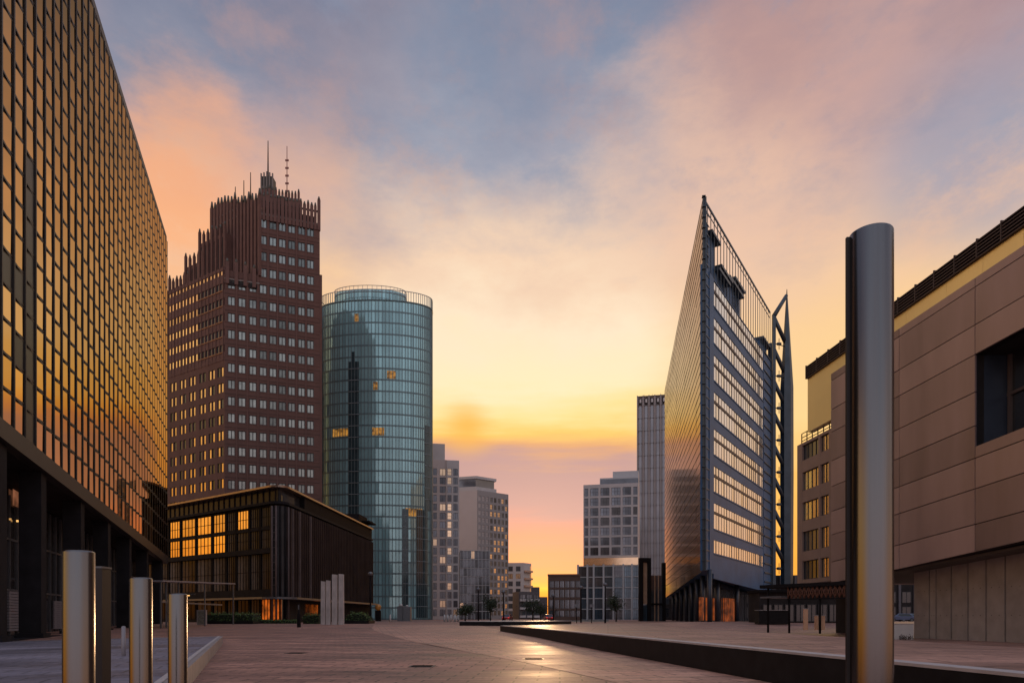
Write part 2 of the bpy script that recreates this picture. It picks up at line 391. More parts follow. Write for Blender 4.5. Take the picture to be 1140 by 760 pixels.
# ------------------------------------------------------------------ left: bronze glass office block
def left_building():
    f = Face(at(0, 33), vp=295); root = thing('glass_office_block', (-26, 40, 0), 'bronze glass curtain wall block with black mullions and tall dark columns', 'office building')
    s0, s1 = -5.4, f.at_px(184.5); nc, nr = 37, 20; w = (s1 - s0) / nc
    def zb(s): return 10.8 - .02965 * (f.depth(s) - 33)
    def zt(s): return 44.9 + .0883 * (f.depth(s) - 33)
    def zr(s, j): return lerp(zb(s), zt(s), j / nr)
    panes = []
    for i in range(nc):
        for j in range(nr):
            a = s0 + i * w; b = a + w
            panes.append((f.depth(a) + zr(a, j) * .15, i, j, a + .05, b - .05))
    panes.sort(key=lambda p: p[0] if p[3] > f.at_px(-6) else 999)
    rest = MB()
    for k, (_, i, j, a, b) in enumerate(panes):
        za, zb_ = zr(a, j) + .04, zr(b, j) + .04; ta, tb = zr(a, j + 1) - .04, zr(b, j + 1) - .04
        zmid = (za + ta) / 2
        dark = (i in (5,) and zmid < 25.5) or (i == 4 and zmid < 25.5 and j in (2, 9)) or (i in (2, 3, 4) and 17.0 < zmid < 19.2)  # panes coloured dark to imitate a structure reflected in the facade
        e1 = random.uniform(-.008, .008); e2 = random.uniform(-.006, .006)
        m = m_bronze_refl if dark else m_bronze
        tw = .095 + .13 * max(0, (a - s0) / (s1 - s0)) ** 2; d0, d1 = (-tw - e1, tw + e1)
        mb = MB() if k < 100 else rest
        def fp(u, v, o=0.): p0 = Vector(f.pt(lerp(a, b, u), 0, lerp(d0, d1, u) + o)); zl_ = lerp(lerp(za, zb_, u), lerp(ta, tb, u), v); return (p0.x, p0.y, zl_)
        mb.poly([f.pt(a, za, d0 + e2), f.pt(b, zb_, d1 + e2), f.pt(b, tb, d1 - e2), f.pt(a, ta, d0 - e2)], m)
        for (u0, u1, v0, v1) in ((0, .055, 0, 1), (.945, 1, 0, 1), (.055, .945, 0, .045), (.055, .945, .955, 1)):
            mb.poly([fp(u0, v0, .012), fp(u1, v0, .012), fp(u1, v1, .012), fp(u0, v1, .012)], m_mullion)
        if k < 100: mb.build('window_pane', root)
    tag(rest.build('window_pane', root), kind='stuff')
    for i in range(nc + 1):
        s = s0 + i * w; mb = MB(); f.box(mb, s - .075, s + .075, zb(s), zt(s), -.25, .17, m_mullion); mb.build('mullion', root)
    for j in range(nr + 1):
        mb = MB(); f.box(mb, s0, s1 + .08, zr(s0, j) - .055, zr(s0, j) + .055, -.25, .07, m_mullion, zr(s1, j) - .055, zr(s1, j) + .055); mb.build('transom', root)
    mb = MB(); f.box(mb, s0, s1 + .1, zb(s0) - 1.0, zb(s0) - .06, -.35, .25, m_mullion, zb(s1) - 1.0, zb(s1) - .06); mb.build('fascia_beam', root)
    mb = MB(); f.box(mb, s0, s1 + .1, zt(s0) + .06, zt(s0) + .7, -.35, .1, m_mullion, zt(s1) + .06, zt(s1) + .7); mb.build('roof_edge', root)
    # closed body behind the skin
    mb = MB(); P = [f.p2(s0, -.36), f.p2(s1, -.36), f.p2(s1, -45), f.p2(s0, -45)]
    zz0 = [zb(s0) - 1.0, zb(s1) - 1.0, zb(s1) - 1.0, zb(s0) - 1.0]; zz1 = [zt(s0), zt(s1), zt(s1), zt(s0)]
    mb.hexa([(p[0], p[1], z) for p, z in zip(P, zz0)] + [(p[0], p[1], z) for p, z in zip(P, zz1)], m_dim_int); mb.build('wall', root)
    # recessed ground floor
    mb = MB(); f.box(mb, s0, s1 - 1.5, -.3, zb(s0) - 1.02, -45, -3.2, m_lobby, None, zb(s1) - 1.02); mb.build('lobby_glazing', root)
    mb = MB()
    for a in [s0 + 1.45 * i for i in range(int((s1 - s0 - 2) / 1.45))]: f.box(mb, a - .04, a + .04, -.2, 9.0, -3.2, -3.1, m_greymetal)
    for z in (3.0, 6.2): f.box(mb, s0, s1 - 1.5, z - .06, z + .06, -3.2, -3.12, m_greymetal)
    mb.build('lobby_frame', root)
    for px in (5, 50, 93, 122.5, 146, 165, 181):
        s = f.at_px(px); mb = MB(); hw = .5
        f.box(mb, s - hw, s + hw, -.2, zb(s) - 1.0, -1.15, -.05, m_darkstone); f.box(mb, s + hw, s + hw + .12, 0, zb(s) - 1.0, -1.0, -.1, m_greymetal)
        f.box(mb, s - .7, s + .8, -.2, .35, -1.3, .1, m_darkstone)
        mb.build('column', root)
    for p0, p1, zt_ in ((9, 34, 2.75), (59.5, 68, 2.5)):
        fo = f.off(-3.0); a, b = fo.at_px(p0), fo.at_px(p1); mb = MB(); ff = f; zt_ = zz(657 if p0 < 20 else 668, fo.depth(a))
        for i in range(14): ff.box(mb, a, b, .4 + i * (zt_ - .4) / 14, .4 + (i + .82) * (zt_ - .4) / 14, -3.05, -2.95 + .02 * (i % 2), m_shutter)
        mb.build('shutter', root)
    mb = MB(); f.box(mb, s0, s1, -.3, .12, -3.2, -.02, m_darkstone); mb.build('plinth_step', root)
    fo = f.off(-3.1); a, b = fo.at_px(14), fo.at_px(41)
    for q0, q1 in ((0, .46), (.5, .86), (.89, 1)): mb = MB(); f.quad(mb, lerp(a, b, q0), lerp(a, b, q1), zz(562, fo.depth(a)), zz(517, fo.depth(a)), -3.09, m_lobby_skyglow); mb.build('lit_or_reflecting_window', root)  # glowing panes imitate the sky reflected in the recessed lobby glass
    for s, z in ((f.off(-3.05).at_px(11), zz(590, 48)), (f.off(-3.05).at_px(19), zz(593, 50))):
        mb = MB(); f.box(mb, s - .06, s + .06, z, z + .12, -3.08, -2.98, m_lamp); mb.build('lamp', root)
left_building()

# ------------------------------------------------------------------ brick tower with stepped crown
def brick_tower():
    A = at(250, 160); fr = Face(A, d=(2.75, 1)); fl = Face(A, d=(-1.566, 1), side=-1)
    root = thing('brick_tower', (A.x, A.y + 15, .5), 'tall dark brick tower with stepped crown of pinnacles and two masts', 'tower')
    sB = fr.at_px(356); sU = fr.at_px(289); B = Vector(fr.p2(sB)); sC = fl.at_px(150); Cp = Vector(fl.p2(sC))
    B2 = B + Vector((-12, 33)); C2 = Cp + Vector((20, 22)); A2 = Vector(fr.p2(sU)); ZL = 82.7; ZU = 97.2
    flu = Face(A2, d=(-1.566, 1), side=-1); sE = flu.at_px(236); E = Vector(flu.p2(sE)); E2 = Vector((-72, 200))
    body = MB(); inset = .3
    Ai = Vector(fr.p2(.25, -inset)) + (Vector(fl.p2(0, -inset)) - A)
    body.prism([tuple(Ai), fr.p2(sB - .2, -inset), tuple(B2), tuple(C2), fl.p2(sC, -inset)], .4, ZL, m_brick)
    Ui = Vector(fr.p2(sU + .25, -inset)) + (Vector(flu.p2(0, -inset)) - A2)
    body.prism([tuple(Ui), fr.p2(sB - .2, -inset), tuple(B2), tuple(E2), flu.p2(sE, -inset)], ZL - .5, ZU, m_brick)
    # right face: nine window columns
    cols = []
    for px in (257.6, 269.4, 281.5, 292.9, 303.9, 314.2, 324.8, 335.7, 345.6):
        c = fr.at_px(px); cols.append((c - .80, c + .80))
    rows = [(32.5 + 3.92 * k - 1.05, 32.5 + 3.92 * k + 1.05) for k in range(-6, 17)]
    rl = [r for r in rows if r[1] < ZL]
    wall_grid(body, fr, 0, (cols[2][1] + cols[3][0]) / 2, .4, ZL, cols[:3], rl, m_brick, .3)
    wall_grid(body, fr, (cols[2][1] + cols[3][0]) / 2 + .002, sB, .4, ZU, cols[3:], rows, m_brick, .3)
    fr.box(body, sB, sB + .55, .4, ZU - 12, -1.2, .06, m_brick)
    pb = MB()
    for a, b in zip(cols, cols[1:]):
        m_ = (a[1] + b[0]) / 2; fr.box(pb, m_ - .13, m_ + .13, .4, (ZL if b[0] < sU + .6 else ZU), 0, .13, m_brick_rib)
    for k, (c, g) in enumerate(rows):
        fr.box(pb, 0 if g < ZL else sU, sB, c - .16, c - .02, -.01, .06, m_brick_rib); fr.box(pb, 0 if g < ZL else sU, sB, g + .55, g + .65, -.01, .035, m_brick_dark)
    pb.build('pilaster', root)
    # left face: punched windows below, ribbons with ribs above
    lc = []
    for px in (247.2, 243.6, 237.5, 233.8, 227.5, 223.5, 216, 212, 205.5, 201.5, 195, 191, 184, 180):
        c = fl.at_px(px); lc.append((c - .55, c + .55))
    lrows = [(59.0 - 3.75 * k - 1.1, 59.0 - 3.75 * k + 1.1) for k in range(0, 14)][::-1]
    lrows = [r for r in lrows if r[0] > 4]
    wall_grid(body, fl, 0, sC, .4, 61.6, lc, lrows, m_brick, .3)
    fl.box(body, 0, sC, 61.602, 62.4, -.3, .05, m_brick)
    body.build('wall', root)
    # ribbon floors of the left face
    sR = fl.at_px(221); sA = fl.at_px(248.5)
    rb = MB()
    for k in range(6):
        z = 63.6 + 3.62 * k
        fl.box(rb, 0, sC, z - 1.2, z, -.3, -.03, m_brick_rib)
        fl.box(rb, 0, sC, z + 1.7 if k < 5 else z + 1.75, z + 2.42 if k < 5 else ZL, -.3, -.03, m_brick_rib)
        a0 = sR if k < 5 else sA
        g = MB(); fl.quad(g, a0, sC, z, z + 1.7, -.15, m_gold_pane); g.build('ribbon_window', root)
        g = MB(); fl.quad(g, sA, a0, z, z + 1.7, -.2, m_dark_pane)
        if k < 5: g.build('ribbon_window', root)
        fl.box(rb, sA, a0 + .1, z - .25, z - .05, -.03, .12, m_gold_trim)
    rb.build('spandrel_band', root)
    s = sA; i = 0
    while s < fl.at_px(176):
        r = MB(); fl.box(r, s - .11, s + .11, 61.5, ZL + random.uniform(.6, 1.2), -.25, .14 if i % 2 == 0 else .08, m_brick_rib); r.build('rib', root); s += 1.42; i += 1
    # upper left face: tall ribs and dark slots
    ub = MB(); n = 14
    for i in range(n + 1):
        s = sE * i / n; pos = MB()
        top = 101.8 + (3.9 if i >= 10 else 3.0 if i >= 7 else 1.6 if i >= 3 else .8) + random.uniform(-.4, .5)
        flu.box(pos, s - .36, s + .36, ZL - .2, top - 1.4, -.3, .35, m_brick_rib)
        p = flu.pt(s, top - 1.4, 0.0); pos.tube(p, (p[0], p[1], top + .3), .42, .2, m_crown, 6)
        pos.build('rib', root)
    for k in range(5):
        z = ZL + 1.0 + 3.9 * k * .75
        flu.box(ub, 0, sE, z + 1.6, z + 2.6, -.3, -.05, m_brick)
    flu.quad(ub, 0, sE, ZL, ZU, -.26, m_dark_pane); ub.build('slot_window', root)
    tr = MB()
    for z in (99.3, 101.3):
        flu.box(tr, sE * .45, sE, z, z + .35, -.2, .05, m_brick_lite)
    fr.box(tr, sU, sB, 100.6, 100.95, -.55, -.2, m_brick_lite); fr.box(tr, sU, sB, ZU, ZU + .5, -1.3, .05, m_brick_lite)
    tr.build('trim', root)
    # crown
    cr = MB(); inn = [fr.p2(sU + 1.2, -1.8), fr.p2(sB - 1.4, -1.8), (B2.x + 1, B2.y - 2), (E2.x + 1, E2.y - 2), flu.p2(sE - 1.5, -1.6)]
    cr.prism(inn, ZU, 100.2, m_crown)
    s2, s3 = fr.at_px(292.5), fr.at_px(333); in2 = [fr.p2(s2, -2.4), fr.p2(s3, -2.4), fr.p2(s3, -16), fr.p2(s2, -16)]
    cr.prism(in2, 100.2, 104.0, m_crown)
    for i in range(10):
        a = lerp(sU + .6, sB - .8, (i + .3) / 10); fr.box(cr, a, a + .9, ZU + .55, ZU + 2.9, -1.82, -1.7, m_dim_int)
    for i in range(8):
        a = lerp(s2, s3, (i + .25) / 8); fr.box(cr, a, a + .55, 101.2, 103.2, -2.42, -2.34, m_dim_int)
    cr.build('crown_storey', root)
    def pin(f, s, d, z0, z1, w=.34):
        p = MB(); f.box(p, s - w, s + w, z0, z1 - .9, d - w, d + w, m_brick_rib); q = f.pt(s, z1 - .9, d); p.tube(q, (q[0], q[1], z1), w * 1.15, .16, m_crown, 6); p.build('pinnacle', root)
    for i in range(17): pin(fr, lerp(sU + .1, sB - .2, i / 16), -.1, ZU - 1.2, 102.7 + (1.6 if i in (16,) else random.uniform(-.5, .4)), .3 if i % 2 else .36)
    for i in range(12): pin(fr, lerp(s2, s3, i / 11), -2.3, 100.2, 105.6 + random.uniform(-.4, .4) + (1.2 if i == 11 else 0), .27)
    for i in range(4): pin(fr, lerp(.6, sU - 1.2, i / 3), -.05, ZL - 3.2, 85.2 + random.uniform(-.3, .5), .4)
    bal = MB(); fr.box(bal, 0, sU, ZL - 2.2, ZL - 1.9, 0, .2, m_brick_lite); fr.box(bal, .8, sU - .3, ZL - 3.4, ZL - 2.5, -.0, .03, m_dim_int); bal.build('shoulder_trim', root)
    ln = MB(); c = Vector(fr.p2(fr.at_px(299.5), -6)); 
    ln.prism([(c.x - 1.35, c.y - 1.2), (c.x + 1.35, c.y - 1.2), (c.x + 1.35, c.y + 1.2), (c.x - 1.35, c.y + 1.2)], 103.9, 109.6, m_crown)
    for dx in (-1.4, -.7, 0, .7, 1.4): ln.box(c.x + dx - .14, c.x + dx + .14, c.y - 1.5, c.y - 1.2, 104, 110.6 - abs(dx) * .3, m_brick_lite)
    ln.build('lantern', root)
    d = c.y
    ms = MB(); ms.tube((c.x - .2, d, 109.5), (c.x - .2, d, zz(157, d)), .22, .10, m_blackmetal, 6); ms.build('mast', root)
    ms = MB(); x2 = at(319.5, d).x; ms.tube((x2, d, 103), (x2, d, zz(163, d)), .14, .09, m_redmast, 6)
    for k in range(5): ms.box(x2 - .42, x2 + .42, d - .1, d + .1, 106.5 + 1.9 * k, 106.9 + 1.9 * k, m_redmast)
    ms.build('antenna', root)
    for px, py in ((279, 192), (271.5, 201), (262, 208)):
        dd = 168; ms = MB(); x = at(px, dd).x; ms.tube((x, dd, 98), (x, dd, zz(py, dd)), .2, .09, m_blackmetal, 5); ms.build('mast', root)
    # stepped wings behind the left face
    fs = fl.off(-4.0)
    for p0, p1, zw, back in ((250, 222, 95.3, 14), (225.5, 206.5, 91.0, 12), (209, 188.5, 87.2, 11), (192, 150, 85.0, 10)):
        a, b = fs.at_px(p0), fs.at_px(p1); w = MB()
        w.prism([fs.p2(a, -.2), fs.p2(b, -.2), fs.p2(b, -back), fs.p2(a, -back)], ZL - .3, zw, m_brick)
        nn = max(4, int((b - a) / 1.5))
        for i in range(nn):
            u = lerp(a, b, (i + .5) / nn); fs.box(w, u - .3, u + .3, ZL + .6, zw - 1.0, -.22, -.15, m_dim_int)
        w.build('wing', root)
        for i in range(nn + 1):
            u = lerp(a, b, i / nn); pin(fs, u, -.1, ZL, zw + 2.6 + random.uniform(-.4, .5) + (.9 if i == nn else 0), .28)
    bud = [100]
    place_windows(root, fr, cols[3:], [r for r in rows if r[0] > 27], m_pane, m_winframe, -.2, 2, fr=.15, budget=bud)
    place_windows(root, fr, cols[:3], [r for r in rl if r[0] > 27], m_pane, m_winframe, -.2, 2, fr=.15, budget=bud)
    place_windows(root, fl, lc, lrows[4:], m_gold_pane, m_winframe, -.2, 1, budget=bud, alt=m_dark_pane, altp=.4)
m_brick_dark = M('brick_course', (.05, .03, .027), .85)
m_gold_trim = M('orange_trim', (.28, .12, .05), .5)
m_redmast = M('antenna_red', (.22, .08, .06), .5)
brick_tower()

# ------------------------------------------------------------------ low dark block with a rounded corner
def low_block():
    Cn = at(313, 98.7); fl = Face(Cn, vp=-478, side=-1); fr = Face(Cn, vp=615)
    if fr.n.dot(-Cn) < 0: fr.n = -fr.n
    if fl.n.dot(-Cn) < 0: fl.n = -fl.n
    root = thing('corner_block', (Cn.x, Cn.y + 12, .5), 'low dark office block with rounded corner, roof glass and gold window panes', 'office building')
    sl, sr = fl.at_px(160), fr.at_px(414.5); r0 = 2.6
    def arc(off=0., n=10):                       # fillet between the two faces
        p0 = Vector(fl.p2(r0, off)); p2 = Vector(fr.p2(r0, off)); bis = (fl.n + fr.n).normalized(); p1 = Cn + bis * off * 1.1 + (Vector(fl.p2(r0)) + Vector(fr.p2(r0)) - 2 * Cn) * .12
        return [tuple(p0 * (1 - t) ** 2 + p1 * 2 * t * (1 - t) + p2 * t * t) for t in [i / n for i in range(n + 1)]]
    def outline(off): return [fl.p2(sl, off)] + arc(off) + [fr.p2(sr, off), fl.p2(sl * .95, -38)]
    Z = 20.6
    b = MB(); b.prism(outline(-.5), .3, Z - 2.3, m_dim_int); b.build('wall', root)
    for name, z0, z1, off, m in (('roof_slab', Z - .28, Z, .25, m_roofstone), ('cornice', Z - 2.7, Z - 2.3, .15, m_darkstone), ('canopy', 3.95, 4.25, 1.4, m_greymetal)):
        b = MB(); b.prism(outline(off), z0, z1, m); b.build(name, root)
    b = MB(); b.prism(outline(-.9), Z - 2.298, Z - .285, m_lowglass); b.build('attic_glazing', root)
    for i in range(26): a = lerp(r0, sl, i / 25); b = MB(); fl.box(b, a - .05, a + .05, Z - 2.3, Z - .285, -.95, -.75, m_fin); b.build('attic_mullion', root)
    b = MB(); fr.box(b, r0 + 7, sr, Z - 2.28, Z - .29, -.95, -.1, m_blackmetal); b.build('attic_panel', root)
    b = MB(); fl.box(b, r0, sl, 10.75, 11.5, -.5, .1, m_darkstone); fl.box(b, r0, sl, 4.27, 5.4, -.5, .1, m_darkstone); fl.box(b, r0, sl, .3, .9, -.5, .1, m_darkstone)
    fl.box(b, r0, sl, 14.25, 14.75, -.5, -.22, m_darkstone)
    b.build('spandrel', root)
    cols = [(187, 198.2), (200.6, 215.2), (217.8, 232.6), (236, 249)]
    edges = [183, 186, 199.4, 216.5, 234.4, 250, 261, 276, 288, 300]
    for px in edges[1:-1]:
        s = fl.at_px(px); p = MB(); fl.box(p, s - .28, s + .28, .3, Z - 3.0, -.5, -.2, m_blackmetal); p.build('pier', root)
    pane_edges = [(160, 172), (173, 185)] + [(a, c) for a, c in zip(edges[1:], edges[2:])]
    for row, (z0, z1) in enumerate(((5.4, 10.75), (11.5, 14.25), (14.75, Z - 3.0), (.9, 3.95))):
        for k, (a, c) in enumerate(pane_edges):
            s_, e_ = fl.at_px(c) + .29, fl.at_px(a) - .29
            gold = row in (1, 2) and (k <= 5 or (k == 7 and row == 2)); lit = row == 3 and k == 9
            w = window_mesh(fl, s_, e_, z0, z1, -.35, m_gold_pane if gold else (m_lit2 if lit else (m_curtain if row == 0 and k % 3 else m_lowglass)), m_blackmetal, 4 if row != 3 else 3, 1 if row != 3 else 0, .07)
            w.build('window', root)
    # rounded corner: dark glass with two pale stone strips
    A0 = arc(.05); b = MB()
    for p, q in zip(A0, A0[1:]): b.poly([(p[0], p[1], 4.3), (q[0], q[1], 4.3), (q[0], q[1], Z - 3.0), (p[0], p[1], Z - 3.0)], m_lowglass)
    b.build('corner_glazing', root)
    b = MB(); A1 = arc(-.2)
    for i, (p, q) in enumerate(zip(A1, A1[1:])): b.poly([(p[0], p[1], .5), (q[0], q[1], .5), (q[0], q[1], 3.9), (p[0], p[1], 3.9)], m_lit2 if 1 <= i < 6 else m_lobby)
    b.build('shop_window', root)
    for i in (1, 3, 5, 8, 10):
        p = A0[i]; b = MB(); b.tube((p[0], p[1], .4), (p[0], p[1], Z - 3.0), .16, .16, m_stripe if i in (1, 3, 10) else m_blackmetal, 6); b.build('fin', root)
    b = MB()
    for z in [6 + i * 1.1 for i in range(10)]:
        p, q = A0[1], A0[3]; b.tube((p[0], p[1], z), (q[0], q[1], z), .05, .05, m_stripe, 4)
    b.build('corner_rail', root)
    # right face of close fins
    g = MB(); fr.quad(g, r0, sr, 4.25, Z - 3.0, -.3, m_lowglass); fr.quad(g, r0, sr, .4, 3.9, -.6, m_lobby); g.build('fin_glazing', root)
    s = r0 + .5; i = 0
    while s < sr:
        b = MB(); fr.box(b, s - .09, s + .09, 4.3, Z - 3.0, -.3, .32, m_stripe if i in (1, 4, 9) else m_fin); b.build('fin', root); s += .95; i += 1
    b = MB(); a = fr.at_px(343); c = fr.at_px(357); fr.box(b, a, c, .6, 3.4, -.6, -.5, m_lit2); b.build('shop_window', root)
    b = MB(); s = fr.at_px(405); fr.box(b, s, sr - .5, Z + .02, Z + 2.2, -4, -1, m_blackmetal); fr.box(b, s + 2, sr + .8, Z + .8, Z + 1.1, -4.5, .6, m_blackmetal); b.build('roof_plant', root)
m_curtain = M('curtained_dark_glass', (.085, .08, .078), .3, 0., .4, 1.5, island=.5, spec=.05)
m_fin = M('dark_fin', (.045, .03, .028), .6, 0., .4, .3, spec=.08)
m_roofstone = M('roof_edge_metal', (.30, .22, .17), .35, .6, .2, 1)
m_stripe = M('pale_fin', (.13, .10, .098), .6, 0., .2, 1, spec=.1)
low_block()

# ------------------------------------------------------------------ round glass tower
def round_tower():
    c = at(419, 214); a, bf = 17.4, 7.0; root = thing('round_glass_tower', (c.x, c.y, .5), 'tall round teal glass tower with drum on its roof', 'tower')
    Z = 97.3; nseg = 58; z0 = .5
    def ell(t, ra=a, rb=bf, cc=c): return (cc.x - ra * math.cos(t), cc.y - (rb if math.sin(t) >= 0 else rb * 2.2) * math.sin(t))
    ang = [math.pi * (-.06 + 1.12 * i / nseg) for i in range(nseg + 1)]
    nf = 28; h = (Z - z0) / nf
    for k in range(nf):
        zb = z0 + k * h; g = MB()
        for t0, t1 in zip(ang, ang[1:]):
            p, q = ell(t0), ell(t1); e = random.uniform(-.012, .012); g.poly([(p[0], p[1] + e, zb + .5), (q[0], q[1] - e, zb + .5), (q[0], q[1] - e, zb + h), (p[0], p[1] + e, zb + h)], m_teal)
        g.build('glass_band', root)
        g = MB()
        for t0, t1 in zip(ang, ang[1:]):
            p, q, p2, q2 = ell(t0, a + .05, bf + .05), ell(t1, a + .05, bf + .05), ell(t0, a - .4, bf - .4), ell(t1, a - .4, bf - .4)
            g.hexa([(p[0], p[1], zb), (q[0], q[1], zb), (q2[0], q2[1], zb), (p2[0], p2[1], zb), (p[0], p[1], zb + .48), (q[0], q[1], zb + .48), (q2[0], q2[1], zb + .48), (p2[0], p2[1], zb + .48)], m_teal_dark)
        g.build('floor_band', root)
    for i, t in enumerate(ang):
        p = ell(t, a + .1, bf + .1); mm = MB(); mm.tube((p[0], p[1], z0), (p[0], p[1], 100.6), .11, .11, m_tmull, 4, smoothed=False); mm.build('mullion', root)
    core = MB(); core.prism([ell(2 * math.pi * i / 64, a - .5, bf - .5) for i in range(64)][::-1], .4, Z - .1, m_dim_int); core.build('core', root)
    for z, r, mt, nm in ((100.6, .12, m_lightmull, 'parapet_rail'), (Z + .1, .22, m_teal_dark, 'parapet_edge')):
        rim = MB()
        for t0, t1 in zip(ang, ang[1:]):
            p, q = ell(t0, a + .1, bf + .1), ell(t1, a + .1, bf + .1); rim.tube((p[0], p[1], z), (q[0], q[1], z), r, r, mt, 5)
        rim.build(nm, root)
    cd = at(412.5, 214); dr = MB(); N = 48
    for i in range(N):
        t0, t1 = 2 * math.pi * i / N, 2 * math.pi * (i + 1) / N; p, q = ell(t0, 11.1, 4.6, cd), ell(t1, 11.1, 4.6, cd)
        dr.poly([(p[0], p[1], Z), (q[0], q[1], Z), (q[0], q[1], 102.0), (p[0], p[1], 102.0)], m_teal)
    dr.prism([ell(2 * math.pi * i / N, 10.9, 4.4, cd) for i in range(N)][::-1], 101.6, 101.9, m_teal_dark)
    dr.build('roof_drum', root)
    dm = MB()
    for i in range(N):
        t0, t1 = 2 * math.pi * i / N, 2 * math.pi * (i + 1) / N; p, q = ell(t0, 11.2, 4.7, cd), ell(t1, 11.2, 4.7, cd)
        dm.tube((p[0], p[1], 103.0), (q[0], q[1], 103.0), .1, .1, m_lightmull, 4); dm.tube((p[0], p[1], 101.2), (q[0], q[1], 101.2), .14, .14, m_lightmull, 4)
        dm.tube((p[0], p[1], Z), (p[0], p[1], 103.0), .07, .07, m_lightmull, 4)
    dm.build('drum_rail', root)
    def tpx(px): return math.acos(max(-1, min(1, -((px - CX) / FOC * (c.y - 3.5) - c.x) / a)))
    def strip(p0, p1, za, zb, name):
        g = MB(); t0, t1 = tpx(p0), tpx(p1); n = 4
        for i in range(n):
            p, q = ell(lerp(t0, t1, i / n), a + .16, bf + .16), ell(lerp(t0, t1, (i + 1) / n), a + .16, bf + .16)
            g.poly([(p[0], p[1], za), (q[0], q[1], za), (q[0], q[1], zb), (p[0], p[1], zb)], m_reflstrip)
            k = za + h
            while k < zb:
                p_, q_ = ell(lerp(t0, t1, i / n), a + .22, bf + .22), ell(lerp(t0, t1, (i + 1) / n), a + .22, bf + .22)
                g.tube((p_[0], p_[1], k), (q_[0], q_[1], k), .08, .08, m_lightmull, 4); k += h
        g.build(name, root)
    strip(391, 402.5, .6, zz(402, 207), 'dark_reflection_strip'); strip(394.5, 398, zz(402, 207), zz(391, 207), 'dark_reflection_strip')  # dark strips painted on to imitate buildings reflected in the curved glass
    strip(449, 455.5, 1.2, zz(566, 208), 'dark_reflection_strip'); strip(464, 475, 1.2, zz(566, 208), 'dark_reflection_strip'); strip(472, 478, zz(566, 208), zz(470, 208), 'dark_reflection_strip')
    for p0, p1, py in ((397, 402, 359), (433, 442, 418), (418, 423, 431), (372, 390, 475), (417, 430, 477), (452, 470, 564)):
        t0, t1 = tpx(p0), tpx(p1); z = z0 + h * math.floor((zz(py, 208) - z0) / h) + .62; g = MB()
        for i in range(3):
            p, q = ell(lerp(t0, t1, i / 3), a + .04, bf + .04), ell(lerp(t0, t1, (i + 1) / 3), a + .04, bf + .04)
            g.poly([(p[0], p[1], z), (q[0], q[1], z), (q[0], q[1], z + 2.4), (p[0], p[1], z + 2.4)], m_lit)
        g.build('lit_or_reflecting_window', root)
m_tmull = M('teal_mullion', (.14, .18, .19), .35, .5, .1, 1)
round_tower()

# ------------------------------------------------------------------ generic box buildings of the distance
def boxpts(f, s0, s1, depth, d=0.): return [f.p2(s0, d), f.p2(s1, d), f.p2(s1, -depth), f.p2(s0, -depth)]

def white_tower_a():
    o = at(487, 250); f = Face(o, d=(1, .16)); root = thing('apartment_tower', (o.x, o.y + 8, .5), 'narrow pale apartment tower right beside the round glass tower', 'apartment building')
    s0, sm, s1 = f.at_px(470), f.at_px(497), f.at_px(511); Z = zz(512, 251); Z2 = zz(495, 253)
    w = MB(); w.prism(boxpts(f, s0, s1, 18, -.3), .4, Z, m_white); w.prism(boxpts(f, s0, f.at_px(495.5), 16, -1.2), Z, Z2, m_white2)
    rows = [(1.8 + 3.22 * k, 1.8 + 3.22 * k + 2.45) for k in range(17) if 1.8 + 3.22 * k + 2.2 < Z - .6]
    cols = [(f.at_px(a), f.at_px(b)) for a, b in ((482.2, 486.4), (489.6, 496))]; cols2 = [(f.at_px(a), f.at_px(b)) for a, b in ((498, 502.6), (504.6, 509.4))]
    wall_grid(w, f, s0, sm, .4, Z, cols, rows, m_white, .3); wall_grid(w, f.off(.5), sm + .003, s1, .4, Z - .2, cols2, rows, m_white2, .8)
    w.build('wall', root)
    bud = [100]
    place_windows(root, f, cols, rows, m_offpane, m_winframe, -.2, 2, budget=bud, alt=m_warmpane, altp=.12)
    place_windows(root, f.off(.5), cols2[:1], rows, m_offpane, m_brownfr, -.2, 1, 1, budget=bud, alt=m_warmpane, altp=.55)
    place_windows(root, f.off(.5), cols2[1:], rows, m_offpane, m_winframe, -.2, 2, budget=bud, alt=m_warmpane, altp=.15)
m_greywall = M('grey_plaster', (.30, .285, .29), .7)
m_brownfr = M('brown_frame', (.2, .12, .08), .6)

